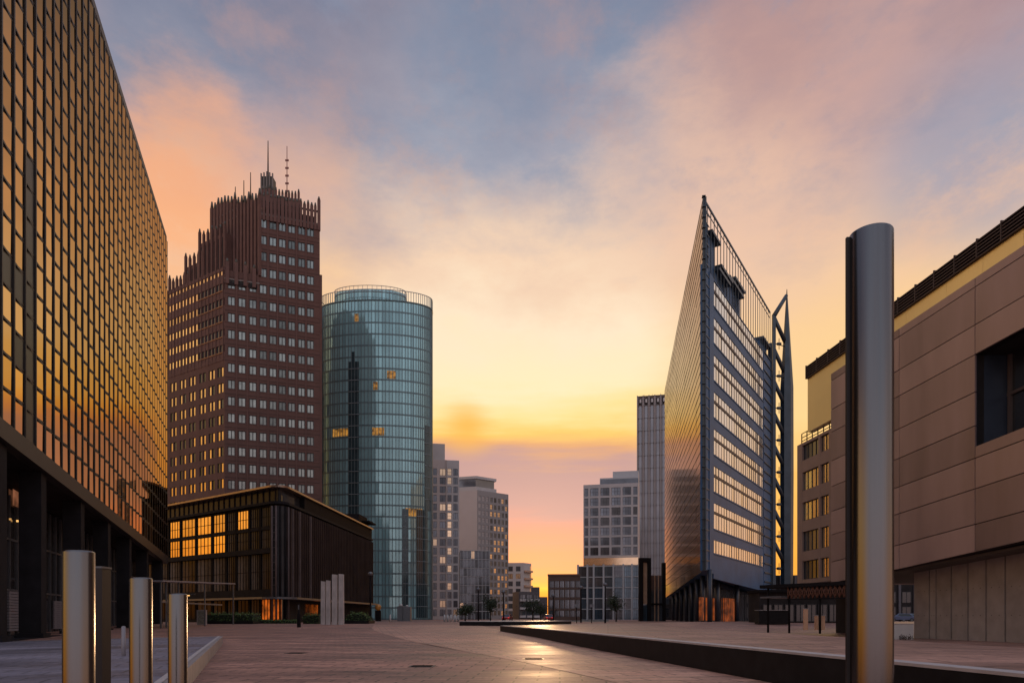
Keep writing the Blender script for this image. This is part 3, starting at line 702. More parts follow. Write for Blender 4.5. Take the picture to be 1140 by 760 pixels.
def white_tower_b():
    K = at(531.5, 290); fr = Face(K, d=(.9, .75)); fl = Face(K, d=(-1, .32), side=-1)
    for f in (fl, fr):
        if f.n.dot(-K) < 0: f.n = -f.n
    root = thing('apartment_tower', (K.x + 4, K.y + 10, .5), 'pale apartment tower with blank side wall and setback penthouse', 'apartment building')
    sl, sr = fl.at_px(506), fr.at_px(566); Z = zz(545, 290)
    P = [fl.p2(sl), tuple(K), fr.p2(sr), (fr.p2(sr)[0] - 10, fr.p2(sr)[1] + 12), (fl.p2(sl)[0], fl.p2(sl)[1] + 18)]
    w = MB(); Ki = tuple(K + Vector((0, .3)) - fr.n * .3); w.prism([P[0], (K.x - .1, K.y + .1), fr.p2(sr - .05, -.3), P[3], P[4]], .4, Z, m_white)
    rows = [(20.5 + 3.05 * k, 22.5 + 3.05 * k) for k in range(11) if 22.5 + 3.05 * k < Z - .3]; rows = [(2.2 + 3.05 * k, 4.2 + 3.05 * k) for k in range(6)] + rows
    cols = spans(.2, sr - .1, 8, .62)
    wall_grid(w, fr, 0, sr, .4, Z, cols, rows, m_greywall, .3); w.build('wall', root)
    bud = [100]
    for i, cl in enumerate(cols): place_windows(root, fr, [cl], rows[::-1], m_offpane, m_winframe, -.2, 2, 1, .07, budget=bud, alt=m_warmpane, altp=.06 + .07 * i)
    ph = MB(); q = [fl.p2(sl, -1), (K.x - .8, K.y + 1.4), fr.p2(fr.at_px(552), -1.2), (P[3][0] - 3, P[3][1]), P[4]]
    ph.prism(q, Z, Z + 5.0, m_offpane); ph.build('penthouse', root)
    rf = MB(); q = [fl.p2(sl, -.4), (K.x - .6, K.y + .7), fr.p2(fr.at_px(553.5), -.5), (P[3][0] - 2, P[3][1]), P[4]]; rf.prism(q, Z + 5.0, Z + 6.1, m_white2); rf.prism(q, Z, Z + 1.6, m_white2); rf.build('roof', root)

def glass_annex():
    o = at(512, 262); f = Face(o, d=(1, .12)); root = thing('glass_annex', (o.x + 4, o.y + 4, .5), 'dark glass block of pale floor lines before the blank tower wall', 'office building')
    s0, s1 = 0, f.at_px(545); Z = zz(612, 262)
    w = MB(); w.prism(boxpts(f, s0, s1, 12, -.3), .4, Z - .2, m_dim_int); w.build('core', root)
    nf = 8; h = (Z - .5) / nf
    for k in range(nf):
        fr_ = MB(); f.box(fr_, s0, s1, .5 + (k + 1) * h - .28, .5 + (k + 1) * h, -.3, .1, m_white2); fr_.build('floor_band', root)
    for i in range(9):
        a = lerp(s0, s1, i / 8); mm = MB(); f.box(mm, a - .12, a + .12, .5, Z, -.25, .06, m_lightmull); mm.build('mullion', root)
    place_windows(root, f, spans(s0, s1, 8, .9), [(.5 + k * h + .1, .5 + (k + 1) * h - .3) for k in range(nf)], m_offpane, m_winframe, -.15, 2, 0, .06, alt=m_warmpane, altp=.08)

def corner_house():
    K = at(583, 330); fl = Face(K, d=(-1, .1), side=-1); fr = Face(K, d=(.75, 1))
    for f in (fl, fr):
        if f.n.dot(-K) < 0: f.n = -f.n
    root = thing('corner_house', (K.x, K.y + 6, .5), 'small grey house with orange lit balconies on its right side', 'apartment building')
    sl, sr = fl.at_px(564), fr.at_px(592); Z = zz(626, 330)
    w = MB(); w.prism([fl.p2(sl, -.3), (K.x, K.y + .3), fr.p2(sr, -.3), (K.x, K.y + 26)], .4, Z, m_white2)
    cols = spans(.8, sl, 2, .6); rows = [(2 + 3.6 * k, 4.4 + 3.6 * k) for k in range(7)]; wall_grid(w, fl, 0, sl, .4, Z, cols, rows, m_white2, .3)
    w.build('wall', root); place_windows(root, fl, cols, rows, m_offpane, m_winframe, -.2, 2, alt=m_warmpane, altp=.2)
    for k in range(7):
        b = MB(); z = 1.6 + 3.6 * k; fr.box(b, .4, sr - .3, z, z + .9, -.3, 1.0, m_warmwall); fr.box(b, .4, sr - .3, z + .9, z + 3.2, -.35, -.28, m_warmpane if k > 2 else m_offpane); b.build('balcony', root)
m_warmwall = M('warm_plaster', (.5, .33, .24), .7)

def small_flats():
    o = at(578, 300); f = Face(o, d=(1, .3)); root = thing('flats', (o.x, o.y, .5), 'dark low flats with white balcony fronts beside the corner house', 'apartment building')
    s1 = f.at_px(601); Z = zz(658, 300); w = MB(); w.prism(boxpts(f, 0, s1, 10, -.3), .4, Z, m_darkwall); w.build('wall', root)
    for k in range(3):
        for i in range(3):
            a, b = lerp(0, s1, (i + .1) / 3), lerp(0, s1, (i + .9) / 3); z = 1.2 + 3.6 * k
            m = MB(); f.box(m, a, b, z, z + 1.0, -.3, .8, m_white2); m.build('balcony', root)
            m = window_mesh(f, a, b, z + 1.1, z + 3.0, -.2, m_offpane, m_winframe, 2); m.build('window', root)
    o = at(596, 345); f = Face(o, d=(1, .1)); root = thing('terrace_house', (o.x, o.y, .5), 'small dark house with stepped roof beneath the yellow sky gap', 'house')
    s1 = f.at_px(609.5); w = MB(); w.prism(boxpts(f, f.at_px(590), s1, 10, -.3), .4, zz(664, 345), m_darkwall); w.prism(boxpts(f, f.at_px(590), f.at_px(601), 8, -1), zz(664, 345), zz(653, 345), m_darkwall); w.build('wall', root)
    for k in range(3): place_windows(root, f, spans(.3, s1, 4, .6), [(1.5 + 2.9 * k, 3.3 + 2.9 * k)], m_offpane, m_winframe, -.2, 1)
m_darkwall = M('dark_plaster', (.10, .09, .1), .7)

def brown_block():
    o = at(610, 190); f = Face(o, d=(1, -.1)); root = thing('brown_block', (o.x + 4, o.y + 5, .5), 'low reddish brown office block left of the white grid building', 'office building')
    s0, s1 = 0, f.at_px(646); Z = zz(640.5, 189); w = MB(); w.prism(boxpts(f, s0, s1, 14, -.3), .4, Z, m_brown)
    z = [zz(v, 189) for v in (686, 679, 677, 667, 664.5, 655.5, 653.5, 646)]; rows = list(zip(z[::2], z[1::2]))
    rows[0] = (rows[0][0], rows[0][1]); cols = spans(s0 + .3, s1, 6, .84); wall_grid(w, f, s0, s1, .4, Z, cols, rows, m_brown, .3); w.build('wall', root)
    place_windows(root, f, cols, rows, m_offpane, m_winframe, -.2, 3, 0, .07)
    r = MB(); f.box(r, s0 - .1, s1, Z, Z + .5, -14, .15, m_brown2); r.build('roof_edge', root)
m_brown2 = M('red_brown_edge', (.16, .075, .05), .6)

def grid_office():
    o = at(711, 225); f = Face(o, d=(-1, .22), side=-1)
    if f.n.dot(-o) < 0: f.n = -f.n
    root = thing('grid_office', (o.x - 5, o.y + 8, .5), 'white gridded office building with glass base and stepped roof', 'office building')
    s1 = f.at_px(649.5); s0 = -4.; e = [f.at_px(p) for p in (649.5, 656, 667.3, 679.6, 692, 703.7, 710.8)][::-1]
    zbase = zz(619, 228); pitch = zz(597, 228) - zz(608, 228); nr = 7; rows = [(zbase + .35 + pitch * k, zbase + pitch * (k + 1) - .35) for k in range(nr)]
    s0 = f.at_px(710.3); zbase2 = zbase - pitch * .9; Z = zbase + pitch * nr + .9
    cols = [(a + .35, b - .35) for a, b in zip(e, e[1:])]
    w = MB(); w.prism(boxpts(f, s0, s1, 16, -.4), .4, Z - .2, m_white); w.prism(boxpts(f, s0, f.at_px(667), 15, -2.5), Z - .3, zz(532, 230), m_white2)
    wall_grid(w, f, s0, s1, zbase, Z, cols, rows, m_white, .4); w.build('wall', root)
    place_windows(root, f, cols, rows, m_offpane, m_winframe, -.28, 3, 1, .09, alt=m_dark_pane, altp=.25)
    p = MB(); f.box(p, s0, f.at_px(667.8), Z + .4, zz(533.5, 230), -2.5, -2.4, m_offpane); p.build('roof_glazing', root)
    p = MB(); p.prism(boxpts(f, s0, f.at_px(681), 12, -5), zz(532, 230), zz(525, 232), m_white2); p.build('roof_storey', root)
    p = MB(); f.box(p, s0, s1, zbase2, zbase - .02, -.4, -.15, m_warmpane); f.box(p, s0, s1, zbase - .5, zbase - .1, -.14, .05, m_white); p.build('shop_floor', root)
    g = f.off(4.0); b0, b1 = g.at_px(711.6), g.at_px(643); zt = zz(630, 224); b = MB(); b.prism(boxpts(g, b0, b1, 4, -.3), .4, zt, m_dim_int); b.build('base_core', root)
    n = 7; h = (zt - .5) / 5; px = [643.5, 654, 661, 672, 683, 694, 703.5, 711.5][::-1]; ee = [g.at_px(p_) for p_ in px]
    for a in ee: m = MB(); g.box(m, a - .28, a + .28, .4, zt + .6, -.3, .5, m_white2); m.build('fin', root)
    for k in range(6): m = MB(); g.box(m, ee[0], ee[-1], .5 + k * h - .14, .5 + k * h + .14, -.3, .12, m_white2); m.build('floor_band', root)
    place_windows(root, g, [(a + .3, c - .3) for a, c in zip(ee, ee[1:])], [(.5 + k * h + .15, .5 + (k + 1) * h - .15) for k in range(5)], m_bluepane, m_winframe, -.15, 3, 1, .07, alt=m_offpane, altp=.4)
m_bluepane = M('blue_pane', (.10, .15, .20), .07, .55, .25, .5, rnd=.35, island=.25)

def slab_tower():
    o = at(741, 300); f = Face(o, d=(-1, .22), side=-1)
    if f.n.dot(-o) < 0: f.n = -f.n
    root = thing('slab_tower', (o.x - 6, o.y + 10, .5), 'slender grey slab tower with vertical ribs behind the glass wedge', 'tower')
    s1 = f.at_px(709.5); s0 = -3.; Z = zz(441.5, 302); w = MB(); w.prism(boxpts(f, s0, s1, 20, -.25), .4, Z, m_slab); w.build('wall', root)
    e = [lerp(s0, s1, i / 6) for i in range(7)]
    for i, a in enumerate(e): m = MB(); f.box(m, a - .2, a + .2, .4, Z + .6, -.25, .3, m_slab); m.build('rib', root)
    nrow = 17; h = (Z - 5) / nrow
    for k in range(nrow + 1): m = MB(); f.box(m, s0, s1, 1 + k * h - .1, 1 + k * h + .1, -.25, .06, m_slabline); m.build('floor_line', root)
    for a, b in zip(e, e[1:]):
        m = MB(); f.box(m, a + .7, b - .75, 1, Z - 4, -.25, -.04, m_slab_glass); m.build('glass_strip', root)
        m = MB(); f.box(m, a + .6, b - .6, Z - 3.6, Z - .5, -.25, .0, m_dim_int); f.box(m, a + .8, b - 1.0, Z - 2.6, Z - 1.0, -.2, .05, m_white2); m.build('crown_opening', root)
    r = MB(); f.box(r, s0, s1, Z, Z + .3, -3, .32, m_slabline)
    for i in range(5): a = lerp(s0, s1, random.random()); r.tube(f.pt(a, Z, -1), f.pt(a, Z + random.uniform(1, 2.4), -1), .08, .05, m_blackmetal, 4)
    r.build('roof_edge', root)
m_slabline = M('slab_joint', (.12, .105, .105), .6)

def portal():
    o = at(712, 140); f = Face(o, d=(1, .05)); root = thing('portal_frame', (o.x + 2, o.y, .5), 'tall black portal frame around a beige panel near the wedge', 'gate')
    Zt = zz(620.5, 140); a = f.at_px(712.2); b = f.at_px(725); m = MB(); f.box(m, a, a + .75, .4, Zt, -1.2, .0, m_blackmetal); f.box(m, b - .7, b, .4, Zt, -1.2, 0, m_blackmetal); f.box(m, a + .75, b - .7, Zt - .9, Zt, -1.2, 0, m_blackmetal); m.build('frame', root)
    m = MB(); f.box(m, a + .76, b - .71, zz(672, 140), Zt - .92, -.8, -.5, m_beige); m.build('panel', root)
    m = MB(); f.box(m, a + .76, b - .71, .5, zz(673, 140), -.8, -.55, m_bluepane); m.build('door', root)
    o2 = at(725, 143); g = Face(o2, d=(1, .05)); root = thing('glass_pavilion', (o2.x + 1, o2.y + 2, .5), 'small blue glass pavilion between portal frame and wedge', 'pavilion')
    w = MB(); e = g.at_px(741); g.box(w, .05, e, .4, zz(640, 143), -4, -.2, m_offpane); w.build('glazing', root)
    w = MB(); g.box(w, .05, e, zz(673, 143), zz(671, 143), -.2, .15, m_blackmetal); w.build('floor_band', root)
    w = MB(); g.box(w, g.at_px(737.6), e, .4, zz(626, 143), -1, .2, m_blackmetal); w.build('post', root)
    for p in (729, 733): w = MB(); g.box(w, g.at_px(p) - .1, g.at_px(p) + .1, .4, zz(640, 143), -.2, .05, m_beige); w.build('mullion', root)
m_beige = M('beige_panel', (.42, .28, .19), .5, .2, .25, 1.2)
white_tower_a(); white_tower_b(); glass_annex(); corner_house(); small_flats(); brown_block(); grid_office(); slab_tower(); portal()

# ------------------------------------------------------------------ the glass wedge with its needle mast
def wedge():
    K = at(783, 98); fr = Face(K, vp=1055); fl = Face(K, vp=690, side=-1)
    for f in (fl, fr):
        if f.n.dot(-K) < 0: f.n = -f.n
    root = thing('glass_wedge', (K.x + 8, K.y + 20, .5), 'pointed glass wedge building with golden louvre side and blue steel front', 'office building')
    sl, sr = fl.at_px(740), fr.at_px(858); ZT = 61.6; ZR = 52.0
    L_, R_ = Vector(fl.p2(sl)), Vector(fr.p2(sr)); R2 = Vector((60, 184))
    zk, zl, zr_ = 8.0, 6.4, 6.0
    w = MB(); w.prism([(K.x + .1, K.y + .6), fr.p2(sr - .2, -.45), tuple(R2), fl.p2(sl, -.5)], 8, ZR - .4, m_bluesteel, zb=[zk, zr_, 5.8, zl]); w.build('wall', root)
    # left skin: long glass louvres
    n = 36; h = (ZT - zk) / n
    for j in range(n):
        z0 = zk + j * h + .05; z1 = zk + (j + 1) * h - .06; m = MB(); zlj = z0 if j > 0 else zl
        e = random.uniform(-.006, .006)
        seg = 9
        for i in range(seg):
            a, b = sl * i / seg + .06, sl * (i + 1) / seg - .06
            za = lerp(z0, zlj, a / sl); zb_ = lerp(z0, zlj, b / sl); ee = random.uniform(-.02, .02)
            m.poly([fl.pt(a, za, .0 + e - ee * .3), fl.pt(b, zb_, .0 + e + ee), fl.pt(b, z1, .0 + e + ee), fl.pt(a, z1, .0 + e - ee * .3)], m_louvre)
        m.build('glass_louvre', root)
        b = MB(); fl.box(b, -.35, .3, z1 - .02, z1 + .08, -.3, .2, m_prismframe); fl.box(b, .3, sl, z1 - .01, z1 + .11, -.2, .03, m_louvreline); b.build('louvre_rail', root)
    m = MB(); fl.box(m, 0, sl, ZR - 1, ZT, -.45, -.25, m_prismframe); fl.box(m, 0, sl, zk, ZR - 1, -.42, -.25, m_prismframe); m.build('louvre_backing', root)
    # right face: blue steel bands and blinds
    c0, c1 = fr.at_px(794.5), fr.at_px(850)
    st = MB(); fr.box(st, 0, c0, zk, ZR, -.45, .05, m_bluesteel, lerp(zk, zr_, c0 / sr)); fr.box(st, c1, sr, lerp(zk, zr_, c1 / sr), ZR, -.45, .05, m_bluesteel, zr_)
    Zs = [12.9 - 1.0 + 5.56 * k for k in range(8)]
    bands = [(zk, 9.4), ] ; wins = []
    for k in range(8):
        top = 12.9 + 5.56 * k; wins.append((top - 4.0, top)) if k else wins.append((top - 2.1, top))
    e = 8.0
    for a, b in wins:
        if b > ZR: b = ZR - .3
        fr.box(st, c0, c1, e if e != 8.0 else zk - .9, a, -.45, .0, m_bluesteel, e if e != 8.0 else lerp(zk, zr_, c1 / sr)); e = b
    fr.box(st, c0, c1, e, ZR, -.45, .0, m_bluesteel); st.build('steel_front', root)
    for k, (a, b) in enumerate(wins):
        b = min(b, ZR - .3); m = MB(); nn = 22
        for i in range(nn):
            p, q = lerp(c0, c1, i / nn) + .1, lerp(c0, c1, (i + 1) / nn) - .1; ee = random.uniform(-.02, .02)
            m.poly([fr.pt(p, a, -.08 + ee), fr.pt(q, a, -.08 - ee), fr.pt(q, b, -.08 - ee), fr.pt(p, b, -.08 + ee)], m_primwin)
        m.build('window_band', root)
        m = MB(); zt_ = b - 1.35
        if k: fr.box(m, c0, c1, zt_ - .28, zt_ + .1, -.32, .02, m_louvreline)
        fr.box(m, c0, c1, a - .08, a + .12, -.32, .1, m_bluesteel)
        for i in range(nn + 1): p = lerp(c0, c1, i / nn); fr.box(m, p - .035, p + .035, a, b, -.32, -.03, m_louvreline)
        m.build('window_frame', root)
    # corner lattice
    m = MB()
    for k in range(int((ZT - zk) / 1.48)):
        z = zk + 1.48 * k; fr.box(m, .1, c0 * .5, z, z + .14, .05, .14, m_prismframe)
    fr.box(m, -.1, .12, zk, ZT - .2, -.1, .2, m_prismframe); fr.box(m, c0 * .5, c0 * .5 + .12, zk, ZR, .05, .16, m_bluesteel); m.build('corner_lattice', root)
    m = MB()
    for k in range(26):
        z = 8 + 1.75 * k; fr.box(m, c1 + .3, sr - .2, z, z + .22, .05, .22, m_prismframe)
    fr.box(m, sr - .35, sr, zr_, 55.5, -.4, .3, m_prismframe); m.build('edge_lattice', root)
    # roof screen
    m = MB(); ra, rb = 0., fr.at_px(857.5); fr.box(m, ra, rb, ZT - .3, ZT, -.12, .06, m_prismframe)
    for i in range(26): p = lerp(ra + .3, rb, i / 25); fr.box(m, p - .05, p + .05, ZR, ZT - .3, -.08, .02, m_prismframe)
    fr.box(m, ra, rb, ZT - 1.3, ZT - 1.18, -.08, .0, m_prismframe)
    m.build('roof_screen', root)
    m = MB()
    m.prism([(K.x + .3, K.y + 1.6), fr.p2(fr.at_px(792), -.5), fl.p2(8, -.8)], ZR - .4, ZT - 2.0, m_bluesteel); m.build('roof_box', root)
    for p0, p1, zt_, dd in ((793, 801, 58.6, 5), (801, 812, 54.6, 7), (803.5, 814.5, 55.6, 1.2), (813, 827, 56.0, 6), (819, 828.5, 57.2, 1.2), (850, 857.5, 54.4, 4)):
        m = MB(); a, b = fr.at_px(p0), fr.at_px(p1); dd = min(dd, a * .36 - 1.2); fr.box(m, a, b, ZR - .4, zt_, -dd - .7, -.7, m_bluesteel); fr.box(m, a - .2, b + .6, zt_ + .003, zt_ + .4, -dd - .7, .1, m_prismframe); m.build('roof_box', root)
    # dark undercroft
    m = MB(); u = [fl.p2(15, -2.6), fr.p2(13, -2.6), fr.p2(sr - 2, -3.5), tuple(R2 + Vector((-2, -2))), fl.p2(sl - 3, -3)]; m.prism(u, .4, 8.4, m_lobby, zt=[7.5, 7.3, 5.9, 5.7, 6.2]); m.build('lobby_glazing', root)
    for p in (784.5, 0): pass
    for s in (1.0, 9, 17, 26, 36, 47, 58, 70): m = MB(); q = fl.pt(s, 0, -1.0); m.tube((q[0], q[1], .4), (q[0], q[1], 8.2), .35, .35, m_darkcol, 10); m.build('column', root)
    for s in (12., 24., sr - 4): m = MB(); q = fr.pt(s, 0, -1.4); m.tube((q[0], q[1], .4), (q[0], q[1], 7.6), .4, .4, m_darkcol, 10); m.build('column', root)
    m = MB()
    for i in range(24): a = lerp(9, sr - 5, i / 24); fr.box(m, a, a + .1, .5, 6.0, -2.55, -2.45, m_greymetal) if a > 13 else None
    for i in range(34): a = lerp(8, sl - 4, i / 34); fl.box(m, a, a + .12, .5, 6.2, -2.5, -2.35, m_greymetal) if a > 15 else None
    m.build('lobby_frame', root)
    m = MB(); a, b = fr.at_px(824), fr.at_px(837); fr.box(m, a, b, .6, 4.6, -3.0, -2.5, m_litdim); m.build('lit_or_reflecting_window', root)
    for p0, p1 in ((799, 801.5), (806, 808.5), (812, 818)):
        m = MB(); a, b = fr.at_px(p0), fr.at_px(p1); fr.box(m, a, b, .8, 4.4, -2.9, -2.45, m_litdim); m.build('lit_or_reflecting_window', root)
    # needle mast and struts
    d = 139.0; X = at(876, d).x; m = MB(); zs = [(0.4, 1.15), (30, 1.3), (48, 1.25), (zz(322, d), .06)]
    for (za, ra_), (zb_, rb_) in zip(zs, zs[1:]): m.tube((X, d, za), (X, d, zb_), ra_, rb_, m_prismframe, 6, smoothed=False)
    m.build('needle_mast', root)
    xb = at(861.5, 137).x; m = MB(); m.box(xb - .3, xb + .3, 136.7, 137.3, .4, zz(351, 137), m_prismframe); m.build('edge_post', root)
    m = MB(); m.tube((xb, 137, zz(352, 137)), (X - .1, d, zz(329, d)), .45, .35, m_prismframe, 8); m.build('strut', root)
    z = zz(353, 137)
    for k in range(8):
        zt_ = z - k * 6.45; 
        if zt_ < 8: break
        m = MB(); m.tube((xb, 137, zt_), (X - .3, d, zt_ - 4.3), .42, .42, m_prismframe, 8); m.build('strut', root)
        m = MB(); zc = zt_ - 5.2; m.tube((xb, 137, zc), (X, d, zc), .1, .1, m_prismframe, 5); m.tube((xb + 1.2, 137.4, zc - 1.1), (xb + 1.2, 137.4, zc + 1.1), .07, .07, m_prismframe, 5)
        m.tube((xb + .8, 137.4, zc), (xb + 1.6, 137.4, zc), .28, .28, m_prismframe, 6); m.build('tie_rod', root)
m_louvreline = M('louvre_line', (.07, .05, .045), .5, .3)
m_darkcol = M('dark_column', (.03, .035, .05), .35, .2)
m_litdim = emit('lit_lobby', lin(255, 120, 45), .22)
wedge()

# ------------------------------------------------------------------ right: clad building
def clad_building():
    kD = 1.3 * 40.0; f = Face(at(993, kD), vp=520, side=-1)
    if f.n.dot(-f.o) < 0: f.n = -f.n
    # s grows away from the camera
    root = thing('clad_building', (f.o.x + 6, f.o.y, -.3), 'long mauve panel clad building with upper storey tinted like reflected gold sky and deep window', 'museum building')
    base = -.45; sc = 1.3
    def S(v): return EYE + (v - EYE) * sc
    sF = f.at_px(925); sN = -36.4; sX = f.at_px(893)
    rowsZ = [4.0, 5.4, 7.2, 8.75, 10.4, 12.1, 14.0, 15.5, 17.42, 17.9]
    def zr(z, s):
        dd = f.depth(s); return S(z + (17.9 - z) / 13.9 * .67 * max(-.6, min(2.2, (52 - dd) / (52 - 39.65))))
    cols = [sF, f.at_px(1001), f.at_px(1085.5), f.at_px(1085.5) - 7.6, f.at_px(1085.5) - 15.2, -26., sN]
    def panel(a, b, z0, z1, g=.03):
        m = MB(); e = random.uniform(-.004, .004)
        f.box(m, b + g, a - g, zr(z0, b) + g, zr(z1, b) - g, -.12, .0 + e, m_clad, zr(z0, a) + g, zr(z1, a) - g); m.build('cladding_panel', root)
    for c, (a, b) in enumerate(zip(cols, cols[1:])):
        for r, (z0, z1) in enumerate(zip(rowsZ, rowsZ[1:])):
            if c in (2, 3) and 3 <= r <= 5:
                if r == 3: panel(a, b, 8.75, 9.35)
                continue
            if c == 0 and r in (2, 5, 6): 
                mid = lerp(a, b, .55 if r != 5 else .8); panel(a, mid, z0, z1); panel(mid, b, z0, z1)
            else: panel(a, b, z0, z1)
    w = MB(); wa, wb = cols[2], cols[4]
    # backing wall in pieces around the window recess
    f.box(w, sN, wb, zr(4.0, sN), zr(17.9, sN), -.6, -.13, m_seam, zr(4.0, wb), zr(17.9, wb))
    f.box(w, wa, sF, zr(4.0, wa), zr(17.9, wa), -.6, -.13, m_seam, zr(4.0, sF), zr(17.9, sF))
    f.box(w, wb, wa, zr(14.0, wb), zr(17.9, wb), -.6, -.13, m_seam, zr(14.0, wa), zr(17.9, wa))
    f.box(w, wb, wa, zr(4.0, wb), zr(9.35, wb), -.6, -.13, m_seam, zr(4.0, wa), zr(9.35, wa))
    P = [f.p2(sN, -2.7), f.p2(sF - .1, -2.7), f.p2(sF - .1, -22), f.p2(sN, -22)]
    w.hexa([(p[0], p[1], S(4.3)) for p in P] + [(p[0], p[1], S(17.6)) for p in P], m_seam)
    f.box(w, sF - .5, sF - .1, S(4.1), S(17.6), -2.7, -.6, m_seam); w.build('wall', root)
    # window recess
    m = MB(); z0, z1 = zr(9.35, wb), zr(14.0, wb); zz0, zz1 = zr(9.35, wa), zr(14.0, wa)
    m.poly([f.pt(wa, zz0, -.1), f.pt(wa, zz0, -2.3), f.pt(wa, zz1, -2.3), f.pt(wa, zz1, -.1)], m_jamb)
    m.poly([f.pt(wa, zz1, -.1), f.pt(wa, zz1, -2.3), f.pt(wb, z1, -2.3), f.pt(wb, z1, -.1)], m_seam)
    m.poly([f.pt(wa, zz0 + .01, -.1), f.pt(wa, zz0 + .01, -2.3), f.pt(wb, z0 + .01, -2.3), f.pt(wb, z0 + .01, -.1)], m_seam)
    m.build('window_recess', root)
    win = MB(); f.box(win, wb, wa, z0, z1, -2.5, -2.28, m_lobby, zz0, zz1)
    wo = win.build('window', root)
    fr_ = MB()
    for s in (wa - .18, wa - 3.0, wa - 6.0, wa - 9, wa - 12): f.box(fr_, s - .1, s + .1, zz0 - .4, zz1 + .3, -2.28, -2.1, m_frame_brown)
    f.box(fr_, wb, wa, lerp(z0, z1, .55), lerp(z0, z1, .55) + .2, -2.28, -2.12, m_frame_brown, lerp(zz0, zz1, .55), lerp(zz0, zz1, .55) + .2)
    fr_.build('frame', wo)
    # upper storey glass, its gold sky reflection put into the panel colour
    edges = [sX, f.at_px(925), f.at_px(960), f.at_px(1001), f.at_px(1045), f.at_px(1085), f.at_px(1130), -16., -23., -30., sN]
    for i, (a, b) in enumerate(zip(edges, edges[1:])):
        m = MB(); f.box(m, b + .01, a - .01, S(15.0) if i == 0 else S(17.92), S(18.95), -1.2, -.55, m_skygold); m.build('sky_gold_panel', root)
    m = MB(); P = [f.p2(sN, -1.2), f.p2(sX - .05, -1.2), f.p2(sX - .05, -18), f.p2(sN, -18)]; m.hexa([(p[0], p[1], S(17.61)) for p in P] + [(p[0], p[1], S(18.9)) for p in P], m_seam); m.build('upper_storey', root)
    m = MB()
    for i in range(6): z = S(18.97) + i * .215; f.box(m, sN, sX, z, z + .075, -.9, -.35, m_parapet)
    for i in range(26): s = lerp(sN, sX, i / 25); f.box(m, s - .04, s + .04, S(18.96), S(18.97) + 1.27, -1.0, -.33, m_parapet)
    f.box(m, sN, sX, S(18.952), S(18.97) + 1.2, -1.2, -1.02, m_seam); m.build('parapet_louvre', root)
    # soffit and recessed concrete ground floor
    g0 = f.at_px(1017); g1 = sN; rec = -2.4
    m = MB(); f.box(m, sN, sF, zr(4.0, sN) - .0, zr(4.0, sN) + .15, -14, -.62, m_soffit, zr(4.0, sF), zr(4.0, sF) + .15); m.build('soffit', root)
    fg = f.off(rec); ed = [fg.at_px(p) for p in (1017, 1034.6, 1042, 1059, 1077.5, 1097.6, 1119, 1143, 1172)] + [-20., -25., -31., sN]
    for a, b in zip(ed, ed[1:]):
        m = MB(); f.box(m, b + .07, a - .07, base, zr(4.0, b) - .02, rec - .3, rec, m_concrete, base, zr(4.0, a) - .02)
        for u in (.3, .7):
            for v in (.35, .7): q = f.pt(lerp(b, a, u), lerp(base, S(4), v), rec); m.tube(q, (q[0] + .01 * f.n.x, q[1], q[2]), .03, .03, m_seam, 6)
        m.build('concrete_panel', root)
    m = MB(); f.box(m, sN, ed[0] - .3, base, S(4.0), rec - 6, rec - .33, m_seam); m.build('inner_wall', root)
        # window wing beyond the cladding
    fw = f.off(-.7); a0, a1 = fw.at_px(925.5) - 1.2, fw.at_px(887.5); zt_ = zz(496, fw.depth(a1)); zb_ = zz(650, fw.depth(a1))
    yrow = [(513, 493.5 + 2.5), (546.5, 526), (580, 559.5), (614, 592), (645, 624.5)]
    dm = fw.depth(fw.at_px(893)); rows = sorted((zz(a, dm), zz(b, dm)) for a, b in yrow); rows = [(a, min(b, zt_ - .25)) for a, b in rows]
    wc = [(fw.at_px(922.5), fw.at_px(913.2)), (fw.at_px(911), fw.at_px(893))]; wc = [(min(p), max(p)) for p in wc]; wc.sort()
    w = MB(); w.prism(boxpts(fw, a0, a1, 12, -.35), zb_, zt_, m_clad2); wall_grid(w, fw, a0, a1, zb_, zt_, wc, rows, m_clad2, .35); w.build('wing_wall', root)
    for i, cl in enumerate(wc):
        for j, r in enumerate(rows):
            gold = (i == 0) or j in (2, 3); wm = window_mesh(fw, cl[0], cl[1], r[0], r[1], -.22, m_goldwin if gold else m_dark_pane, m_winframe, 2 if i == 0 else 4, 0, .07); wm.build('window', root)
    rl = MB(); 
    for z in (.35, .7, 1.1): fw.box(rl, a0, a1 - .3, zt_ + z - .03, zt_ + z + .03, -.35, -.29, m_blackmetal)
    for i in range(8): s = lerp(a0, a1 - .3, i / 7); fw.box(rl, s - .03, s + .03, zt_, zt_ + 1.1, -.36, -.28, m_blackmetal)
    rl.build('roof_railing', root)
    m = MB(); fw.box(m, a0, a1, -.3, zb_ - .02, -5, -4, m_dim_int); m.build('inner_wall', root)
    # lattice canopy
    m = MB(); zc = zz(652, 57); p0, p1 = at(848, 62), at(946, 55); g = Face(p0, d=(p1 - p0)); 
    if g.n.dot(-p0) < 0: g.n = -g.n
    e = (p1 - p0).length
    root2 = thing('lattice_canopy', (p0.x + 3, p0.y, .2), 'dark canopy with lattice frieze under the window wing', 'canopy')
    g.box(m, 0, e, zc, zc + .3, -5, .3, m_blackmetal); m.build('roof', root2)
    m = MB(); nn = 14; a = e * .33
    for i in range(nn):
        s = lerp(a, e, i / nn); t = lerp(a, e, (i + 1) / nn)
        m.tube(g.pt(s, zc, .1), g.pt(t, zc - 1.0, .1), .05, .05, m_rust, 4); m.tube(g.pt(t, zc, .1), g.pt(s, zc - 1.0, .1), .05, .05, m_rust, 4)
        g.box(m, s - .03, s + .03, zc - 1.0, zc, .05, .12, m_rust)
